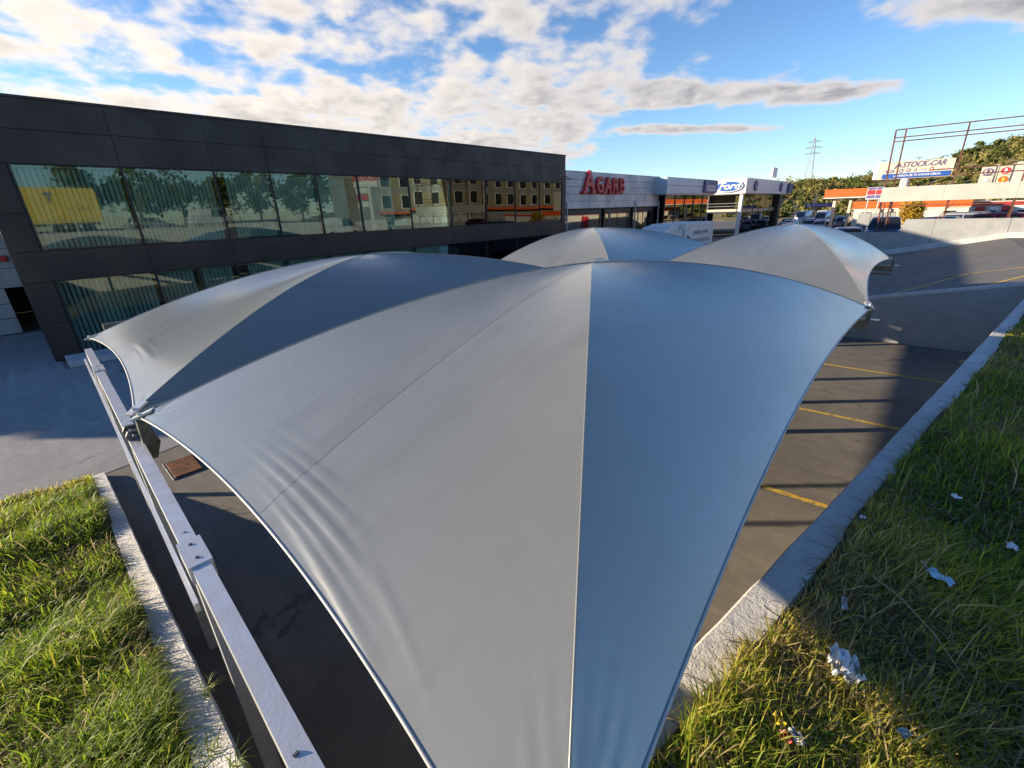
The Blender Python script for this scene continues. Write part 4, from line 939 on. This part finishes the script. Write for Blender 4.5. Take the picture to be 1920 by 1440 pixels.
def fnoise(x, y, seed, sc):
    r = np.random.default_rng(seed); o = np.zeros_like(x)
    for i in range(7):
        a = r.uniform(0, 6.28); f = sc * r.uniform(.5, 2.2); o += np.sin((x * math.cos(a) + y * math.sin(a)) * f + r.uniform(0, 6.28))
    return o / 3.2
def grass_cols(x, y, n, dry):
    g = np.array([[.17, .28, .022], [.29, .39, .03], [.45, .42, .06], [.09, .16, .018], [.62, .50, .22]])
    k = fnoise(x, y, 3, 2.2) + rng.normal(0, .55, n) + dry
    idx = np.select([k > 1.75, k > .65, k > -.35, k > -1.0], [4, 2, 1, 0], 3)
    return g[idx] * rng.uniform(.75, 1.25, (n, 1))
def grass(name, label, pts, dry, hscale):
    x, y = pts[:, 0], pts[:, 1]; n = len(pts)
    z = np.array([zbank(a, b) for a, b in pts]) - .012
    cl = fnoise(x, y, 11, 3.0); cl2 = fnoise(x, y, 12, 9.0)
    dist = np.hypot(x, y)
    L = hscale * np.clip(.10 + .036 * cl + .018 * cl2 + rng.normal(0, .028, n), .03, .30); L[rng.random(n) < .03] *= 1.55
    az = fnoise(x, y, 21, 1.6) * 1.6 + rng.normal(0, 1.1, n) + .5
    lean = np.clip(rng.normal(.75, .38, n) + .12 * cl, .05, 1.75)
    w = rng.uniform(.0035, .0085, n) * np.clip(.75 + dist * .16, 1, 2.6)
    col = grass_cols(x, y, n, dry)
    th = rng.random(n) < .14                                 # flattened dead thatch between the living blades
    L[th] = rng.uniform(.08, .2, th.sum()); lean[th] = rng.uniform(1.35, 1.7, th.sum()); az[th] = rng.uniform(0, 6.28, th.sum())
    col[th] = np.array([.36, .28, .14]) * rng.uniform(.35, 1.2, (th.sum(), 1)); z[th] += rng.uniform(0, .03, th.sum())
    bl = rng.random(n) < .02                                 # low broad-leaved weeds
    L[bl] = rng.uniform(.04, .085, bl.sum()); w[bl] = rng.uniform(.014, .026, bl.sum()); lean[bl] = rng.uniform(.9, 1.5, bl.sum()); z[bl] += .04; col[bl] = np.array([.10, .19, .03]) * rng.uniform(.7, 1.4, (bl.sum(), 1))
    tall = rng.random(n) < .006                              # seed stalks
    L[tall] = rng.uniform(.22, .36, tall.sum()); lean[tall] = rng.uniform(.2, .9, tall.sum()); col[tall] = np.array([.52, .42, .2]); w[tall] *= .6
    V, F, C = blades(np.stack([x, y, z], 1), az, L, lean, w, col)
    o = npmesh(name, V, F, 'grass_blade', None, True, C)
    return tag(o, label, 'grass', kind='stuff')
def scatter(x0, x1, y0, y1, dens):
    n = int((x1 - x0) * (y1 - y0) * dens); return np.stack([rng.uniform(x0, x1, n), rng.uniform(y0, y1, n)], 1)
pr = np.concatenate([scatter(-.6, 2.8, .2, 3.4, 9000), scatter(-.6, 4, 3.4, 6.5, 4200), scatter(.2, 5, 6.5, 11, 1900), scatter(1, 6, 11, 17, 900)])
d_ = pr[:, 0] - (-.72 + .17 * pr[:, 1]); rag = .20 + .035 * fnoise(pr[:, 0], pr[:, 1], 5, 9.0)
pr = pr[(d_ > rag) & (pr[:, 0] > -.62)]
grass('grass', 'rough grass with dry stalks on the right bank', pr, .80, 1.02)
pl_ = np.concatenate([scatter(-4.2, -.6, -1.9, -.03, 10500), scatter(-9.7, -4.2, -3.0, -.03, 4200), scatter(-4.2, -.6, -3.0, -1.9, 4000)])
rag = -.11 - .035 * (1 + fnoise(pl_[:, 0], pl_[:, 1], 6, 8.0)) * 0.8
pl_ = pl_[(pl_[:, 1] < rag) & (pl_[:, 0] > -9.62 - .12 * fnoise(pl_[:, 0], pl_[:, 1], 8, 3.0))]
grass('grass', 'bright sunlit green grass on the sloping left bank', pl_, -.15, 1.4)
# weeds growing over the left kerb edge
for (x, y, lab) in ((-1.75, .03, 'small weed tuft hanging over the left kerb near the bottom edge'), (-2.45, .045, 'thin weed sprig on the left kerb edge beside the rail sleeve'), (-1.95, -.03, 'sprawling grass runner on top of the left kerb')):
    n = 16; P = np.tile(np.array([[x, y, zl(x)]]), (n, 1)) + rng.normal(0, .012, (n, 3)) * (1, 1, .3)
    V, F, C = blades(P, rng.normal(1.2, 1.0, n), rng.uniform(.06, .15, n), rng.uniform(.5, 1.6, n), rng.uniform(.004, .007, n), np.tile([[.20, .26, .05]], (n, 1)) * rng.uniform(.7, 1.2, (n, 1)))
    tag(npmesh('weed', V, F, 'grass_blade', None, True, C), lab, 'weed', 'weeds on the left kerb')

def leaves(cen, rad, n, size, cols, hollow=.35, clumps=26, squash=1.0):
    """leaf quads gathered in clumps inside an ellipsoid"""
    cd = rng.normal(0, 1, (clumps, 3)); cd /= np.linalg.norm(cd, axis=1, keepdims=True); cr = rng.uniform(hollow, .95, (clumps, 1))
    cc = cd * cr; cs = rng.uniform(.16, .34, clumps)
    ci = rng.integers(0, clumps, n); p = cc[ci] + rng.normal(0, 1, (n, 3)) * cs[ci][:, None] * .62
    P = np.array(cen) + p * np.array(rad)
    a = rng.normal(0, 1, (n, 3)); a /= np.linalg.norm(a, axis=1, keepdims=True); b = np.cross(a, rng.normal(0, 1, (n, 3))); b /= np.linalg.norm(b, axis=1, keepdims=True)
    s = size * rng.uniform(.6, 1.4, (n, 1))
    V = np.stack([P - a * s, P + b * s * .55, P + a * s, P - b * s * .55], 1).reshape(-1, 3)
    F = np.arange(n * 4).reshape(-1, 4)
    c = np.array(cols)[rng.integers(0, len(cols), clumps)][ci] * rng.uniform(.7, 1.3, (n, 1))
    return V, F, np.repeat(np.concatenate([c, np.ones((n, 1))], 1), 4, 0)
GREEN = [(.11, .14, .035), (.14, .165, .04), (.08, .11, .028), (.18, .18, .05)]
OLIVE = [(.29, .26, .08), (.23, .225, .065), (.34, .28, .095), (.16, .17, .05)]
def tree(name, label, x, y, z, h, rad, cols, n=1800, size=.18, group=None, trunk=.22, cat='tree'):
    t = thing(name, label, cat, (x, y, z), group)
    tb = MB().tube([(x, y, z - .2), (x + .1, y, z + h * .3), (x - .05, y + .1, z + h * .62)], [h * .03, h * .022, h * .01], 8)
    for i in range(5):
        a = i * 1.26 + rng.uniform(0, .5); tb.tube([(x, y, z + h * (.25 + .06 * i)), (x + math.cos(a) * rad * .5, y + math.sin(a) * rad * .5, z + h * (.5 + .07 * i))], [h * .012, h * .005], 6)
    tb.build('trunk', 'bark', t, True)
    V, F, C = leaves((0, 0, h * (1 - .5 * (1 - trunk))), (rad, rad, h * (1 - trunk) * .5), n, size, cols)
    npmesh('crown', V, F, 'leaf', t, False, C)
    return t
GOLD = [(.50, .30, .02), (.42, .27, .025), (.34, .24, .03), (.55, .36, .04)]
tree('golden_shrub', 'golden yellow bushy conifer in front of the fuel station', -1.65, 46.2, UZ, 2.6, .85, GOLD, 5000, .07, trunk=.08, cat='shrub')
# hill behind the dealerships
mat('hill_soil', (0.27, 0.20, 0.09), 0.95, var=0.3, scale=.15, col2=(0.10, 0.11, 0.04), bump=.3, bscale=1)
HX = (-260, -90, -51, -44, -37, -31, -25, -18, -11, -5, 0, 3, 7.5, 12.5, 40, 120, 300)
HZ = (4, 6.5, 8.0, 8.2, 8.6, 8.6, 8.9, 9.3, 10.2, 11.2, 12.4, 13.4, 14.6, 15.4, 18, 20, 12)
def hz(x, y):
    q = min(1, max(0, (y - 112) / 88)); q = q * q * (3 - 2 * q)
    k = x * 200 / max(y, 150)
    r = float(np.interp(k, HX, HZ)) * (1 + max(0, y - 200) / 300)
    return -.3 + (r + .3) * q + .35 * math.sin(x * .31 + y * .17) * q + .2 * math.sin(x * .83 - y * .4) * q
V = []; F = []; gx = np.linspace(-260, 300, 150); gy = np.concatenate([np.linspace(105, 210, 36), np.linspace(220, 460, 20)])
for y in gy:
    for x in gx: V.append((x, y, hz(x, y)))
m_ = len(gx)
for i in range(len(gy) - 1):
    for j in range(m_ - 1): F.append((i * m_ + j, i * m_ + j + 1, (i + 1) * m_ + j + 1, (i + 1) * m_ + j))
struct(MB().add(V, F).build('hill', 'hill_soil', None, True))
# scrub mass over the slope
VV, FF, CC = [], [], []; off = 0
for i in range(900):
    y = rng.uniform(128, 235); x = rng.uniform(-.34, .16) * y
    r = rng.uniform(.8, 2.1) * (.8 + .5 * (y > 170)); hgt = r * rng.uniform(.7, 1.15)
    V, F, C = leaves((x, y, hz(x, y) + hgt * .5), (r, r, hgt), 150, .34, OLIVE if rng.random() < .55 else GREEN, .2, 9)
    VV.append(V); FF.append(F + off); CC.append(C); off += len(V)
o = npmesh('hillside_scrub', np.concatenate(VV), np.concatenate(FF), 'leaf', None, False, np.concatenate(CC))
tag(o, 'olive green scrub covering the far hillside', 'scrub', kind='stuff')
TG = 'trees on the hill ridge'
for lab, x, y, h, rad, cols in (('round tree standing clear of the ridge, right of the tall pylon', -29.2, 190, 3.6, 1.9, GREEN), ('low wide bush on the ridge left of the round tree, below the pylon', -36, 188, 2.6, 3.0, GREEN),
                                ('tall dark tree on the ridge just right of the wide cream sign', 1.2, 196, 4.5, 3.2, GREEN), ('dark ridge tree right of centre above the brand totems', 4.2, 198, 5.0, 3.6, GREEN),
                                ('tallest ridge tree near the distant small pylon', 8.6, 200, 4.6, 3.0, GREEN), ('ridge tree at the right edge of the picture', 12.5, 200, 5.0, 3.4, OLIVE),
                                ('bushy tree at the hill foot just right of the white dealership', -44, 150, 6.0, 4.0, OLIVE), ('ridge bush behind the right end of the wide cream sign', -4.5, 196, 3.6, 2.8, OLIVE)):
    tree('hill_tree', lab, x, y, hz(x, y) - .2, h, rad, cols, 1500, .30, TG)
tree('leafy_shrub', 'green shrub behind the low wall under the golden conifer', -.55, 44.5, UZ, 1.3, .7, GREEN, 900, .08, trunk=.05, cat='shrub')

# ------------------------------------------------------------------ litter on the right bank
mat('paper', (0.78, 0.78, 0.80), 0.8, var=0.06, scale=20)
mat('mask_blue', (0.42, 0.66, 0.80), 0.8, var=0.08, scale=30)
mat('foil', (0.55, 0.55, 0.56), 0.35, 0.5, var=0.2, scale=30)
mat('wrapper_red', (0.45, 0.04, 0.03), 0.4, var=0.3, scale=25)
mat('wrapper_yellow', (0.70, 0.55, 0.05), 0.4, var=0.2, scale=25)
def crumple(name, m, par, c, sx, sy, amp, rz, n=9, seed=0, lift=.05):
    r = np.random.default_rng(seed); V = []; F = []
    for i in range(n):
        for j in range(n):
            u_, v_ = i / (n - 1) - .5, j / (n - 1) - .5
            k_ = 1 - .25 * r.random() * (abs(u_) + abs(v_))
            x, y = u_ * sx * k_, v_ * sy * k_; z = lift + amp * (r.random() - .3) + amp * .8 * math.sin(u_ * 9 + seed) * math.cos(v_ * 7)
            V.append((c[0] + x * math.cos(rz) - y * math.sin(rz), c[1] + x * math.sin(rz) + y * math.cos(rz), c[2] + z))
    for i in range(n - 1):
        for j in range(n - 1):
            q = (i * n + j, i * n + j + 1, (i + 1) * n + j + 1, (i + 1) * n + j)
            F += [(q[0], q[1], q[2]), (q[0], q[2], q[3])]
    o = MB().add(V, F).build(name, m, par)
    sl = o.modifiers.new('thick', 'SOLIDIFY'); sl.thickness = .0012
    return o
def gz(x, y): return zbank(x, y)
t = thing('crumpled_tissue', 'large crumpled white paper in the grass of the right bank', 'litter', (.13, 1.98, gz(.13, 1.98)))
crumple('sheet', 'paper', t, (.13, 1.98, gz(.13, 1.98)), .125, .12, .045, .4, 14, 1, .08); crumple('folded_flap', 'paper', t, (.10, 2.01, gz(.1, 2.0)), .07, .09, .03, .9, 7, 4, .125)
t = thing('face_mask', 'discarded pale blue face mask lying in the right grass', 'litter', (.41, 2.79, gz(.41, 2.79)))
o = crumple('mask', 'mask_blue', t, (.41, 2.79, gz(.41, 2.79)), .12, .06, .012, -.5, 7, 2, .13)
MB().tube([(.36, 2.83, gz(.36, 2.83) + .13), (.33, 2.86, gz(.33, 2.86) + .14), (.36, 2.88, gz(.36, 2.88) + .13)], .0015, 5).build('ear_loop', 'paper', t)
t = thing('snack_wrapper', 'torn red, yellow and silver snack wrapper near the bottom edge', 'litter', (.01, 1.50, gz(.01, 1.5)))
crumple('silver_side', 'foil', t, (.03, 1.50, gz(.03, 1.5)), .065, .045, .015, -.6, 6, 5, .10); crumple('red_side', 'wrapper_red', t, (.0, 1.47, gz(0, 1.47)), .045, .04, .015, .2, 6, 6, .095); crumple('yellow_side', 'wrapper_yellow', t, (-.035, 1.50, gz(0, 1.5)), .035, .05, .015, .6, 5, 7, .125)
LG = 'small scraps in the right grass'
for nm, m_, x, y, sx, sy, lab, sd in (('plastic_scrap', 'foil', .07, 2.36, .10, .03, 'thin grey plastic strip above the crumpled white paper', 8), ('paper_scrap', 'paper', .49, 3.82, .06, .04, 'white paper scrap farthest up the right bank', 9), ('paper_scrap', 'paper', .05, 3.15, .035, .03, 'tiny white scrap close to the right kerb', 10),
                                      ('paper_scrap', 'paper', .72, 3.4, .07, .05, 'whitish scrap near the right edge of the picture', 11), ('paper_scrap', 'foil', .33, 1.77, .035, .05, 'small pale scrap right of the snack wrapper', 12)):
    tag(crumple(nm, m_, None, (x, y, gz(x, y)), sx, sy, .012, sd, 5, sd, .12), lab, 'litter', LG)
mat('straw', (0.50, 0.42, 0.24), 0.8, var=0.15, scale=20)
for pts, lab in (([(.15, 2.55, 2.17), (.27, 2.48, 2.16), (.40, 2.33, 2.15), (.50, 2.18, 2.12)], 'long pale dry stalk below the blue face mask'), ([(.62, 2.05, 2.10), (.66, 2.0, 2.22), (.69, 1.97, 2.31), (.72, 1.96, 2.34)], 'upright dry stalk at the right edge')):
    tag(MB().tube(pts, [.0028, .0024, .002, .001], 5).build('dry_stalk', 'straw', None, True), lab, 'stalk', 'dry stalks in the right grass')

# ------------------------------------------------------------------ the place behind the viewer, mirrored in the office windows
road = struct(sheet('service_road', [(9.5, -60, 1.95), (26, -60, 1.95), (26, 130, 1.95), (9.5, 130, 1.95)], 'asphalt_road'))
deck = struct(sheet('elevated_road', [(26.3, -60, 3.3), (60, -60, 3.3), (60, 60, 3.3), (26.3, 60, 3.3)], 'asphalt_road'))
t = thing('parapet_wall', 'pale concrete parapet of the raised road mirrored in the office windows', 'wall', (26, 0, 1.9))
for a, b in ((-60, -30), (-30, 0), (0, 30), (30, 60)): MB().bbox(26, 26.25, a + .01, b - .01, 1.9, 3.6, .02).build('wall_segment', 'wall_coping', t)
t = thing('parapet_railing', 'thin metal railing on the raised road mirrored in the office windows', 'railing', (26.1, 0, 3.6))
for z in (4.0, 4.35, 4.7): MB().tube([(26.12, -60, z), (26.12, 60, z)], .035, 6).build('rail', 'galv', t)
for y in np.arange(-20, 50, 2.0): MB().tube([(26.12, y, 3.6), (26.12, y, 4.7)], .03, 6).build('baluster', 'galv', t)
mat('trailer_yellow', (0.78, 0.60, 0.08), 0.45, var=0.06, scale=.6)
t = thing('semi_trailer', 'yellow semi-trailer mirrored in the leftmost upper window', 'trailer', (33, 3, 3.3))
for a, b in ((-4.6, -1), (-1, 2.6), (2.6, 5.8), (5.8, 9.0)): MB().bbox(31.8, 34.3, a + .01, b - .01, 4.5, 8.1, .02).build('side_panel', 'trailer_yellow', t)
text('lettering', 'T', 1.1, 'sign_ink', t, (31.79, 5.0, 7.1), '-x', extrude=.005, offset=.05)
text('lettering', 'transporte', .5, 'print_brown', t, (31.79, 7.3, 6.0), '-x', extrude=.005)
MB().box(32.2, 33.9, -4.5, 8.9, 4.25, 4.49).build('chassis', 'black_trim', t)
for y in (5.0, 6.3, 7.6):
    for x in (32.0, 34.1): MB().tube([(x - .17, y, 3.82), (x + .17, y, 3.82)], .52, 16).build('wheel', 'tyre', t)
place(make_car('parked_van', 'white van on the raised road mirrored in the second upper window', 'van', 'car_white', 5.4, 1.95, 2.4, 'van'), 30, 18.5, 3.3, 178)
place(make_car('parked_car', 'silver car on the raised road mirrored in the second upper window', 'car', 'car_silver', 4.4, 1.8, 1.5, 'car'), 30, 12.6, 3.3, 178)
place(make_car('parked_van', 'white lettered van on the service road mirrored beside the mirrored totem', 'van', 'car_white', 5.4, 1.95, 2.3, 'van'), 15, 29.0, 1.95, 178)
for i, (x, y, h, r) in enumerate(((44, 8.5, 9.5, 3.2), (45, 14, 8.0, 3.5), (46, 19.5, 8.5, 3.4), (44, 25, 7.8, 3.6), (46, 31, 8.5, 3.6), (45, 37, 9, 3.6), (47, 0, 6.5, 3.0), (50, 44, 9, 4))):
    o = tree('roadside_tree', ('tallest mirrored tree, just right of the mirrored yellow trailer', 'mirrored tree above the mirrored silver car', 'mirrored tree above the mirrored white van', 'mirrored tree at the third upper window mullion', 'mirrored tree in the fourth upper window', 'mirrored tree in the fifth upper window', 'low mirrored tree behind the mirrored yellow trailer', 'mirrored tree beside the mirrored totem')[i], x, y, 3.3, h, r, GREEN, 1600, .32, 'trees along the raised road')
t = thing('totem_sign', 'tall white totem with red heading mirrored in the middle upper window', 'sign', (12, 31.3, 1.95))
MB().bbox(11.9, 12.1, 30.1, 32.6, 7.4, 9.0, .03).build('head_board', 'sign_white', t)
text('lettering', 'AGARB', .85, 'sign_red', t, (11.89, 31.35, 8.3), '-x', extrude=.01, offset=.03)
for i, z in enumerate((5.2, 5.95, 6.7)): MB().bbox(11.92, 12.08, 30.3, 31.1, z, z + .6, .02).build('name_board', 'sign_red' if i % 2 else 'sign_white', t)
MB().bbox(11.93, 12.07, 31.2, 31.55, 1.95, 7.4, .02).build('post', 'white_paint', t)
mat('facade_grey', (0.30, 0.30, 0.28), 0.7, var=0.1, scale=.5); mat('facade_yellow', (0.34, 0.30, 0.18), 0.6, var=0.08, scale=.7)
t = thing('apartment_block', 'grey block with yellow panels mirrored in the right upper windows', 'building', (33, 68, 1.9))
MB().box(31, 44, 44, 96, 1.9, 14).build('wall', 'facade_grey', t)
for i in range(13):
    y = 45 + i * 3.9
    for z0 in (5.2, 8.6):
        w = MB().bbox(30.85, 30.98, y, y + 1.9, z0, z0 + 2.3, .03).build('window', 'sign_white', t); MB().box(30.80, 30.845, y + .12, y + 1.78, z0 + .12, z0 + 2.18).build('pane', 'car_glass', w)
        MB().bbox(30.88, 30.97, y + 2.1, y + 3.6, z0, z0 + 2.3, .02).build('facade_panel', 'facade_yellow', t)
MB().bbox(29.5, 30.9, 44, 96, 4.3, 4.8, .03).build('orange_awning', 'orange', t)
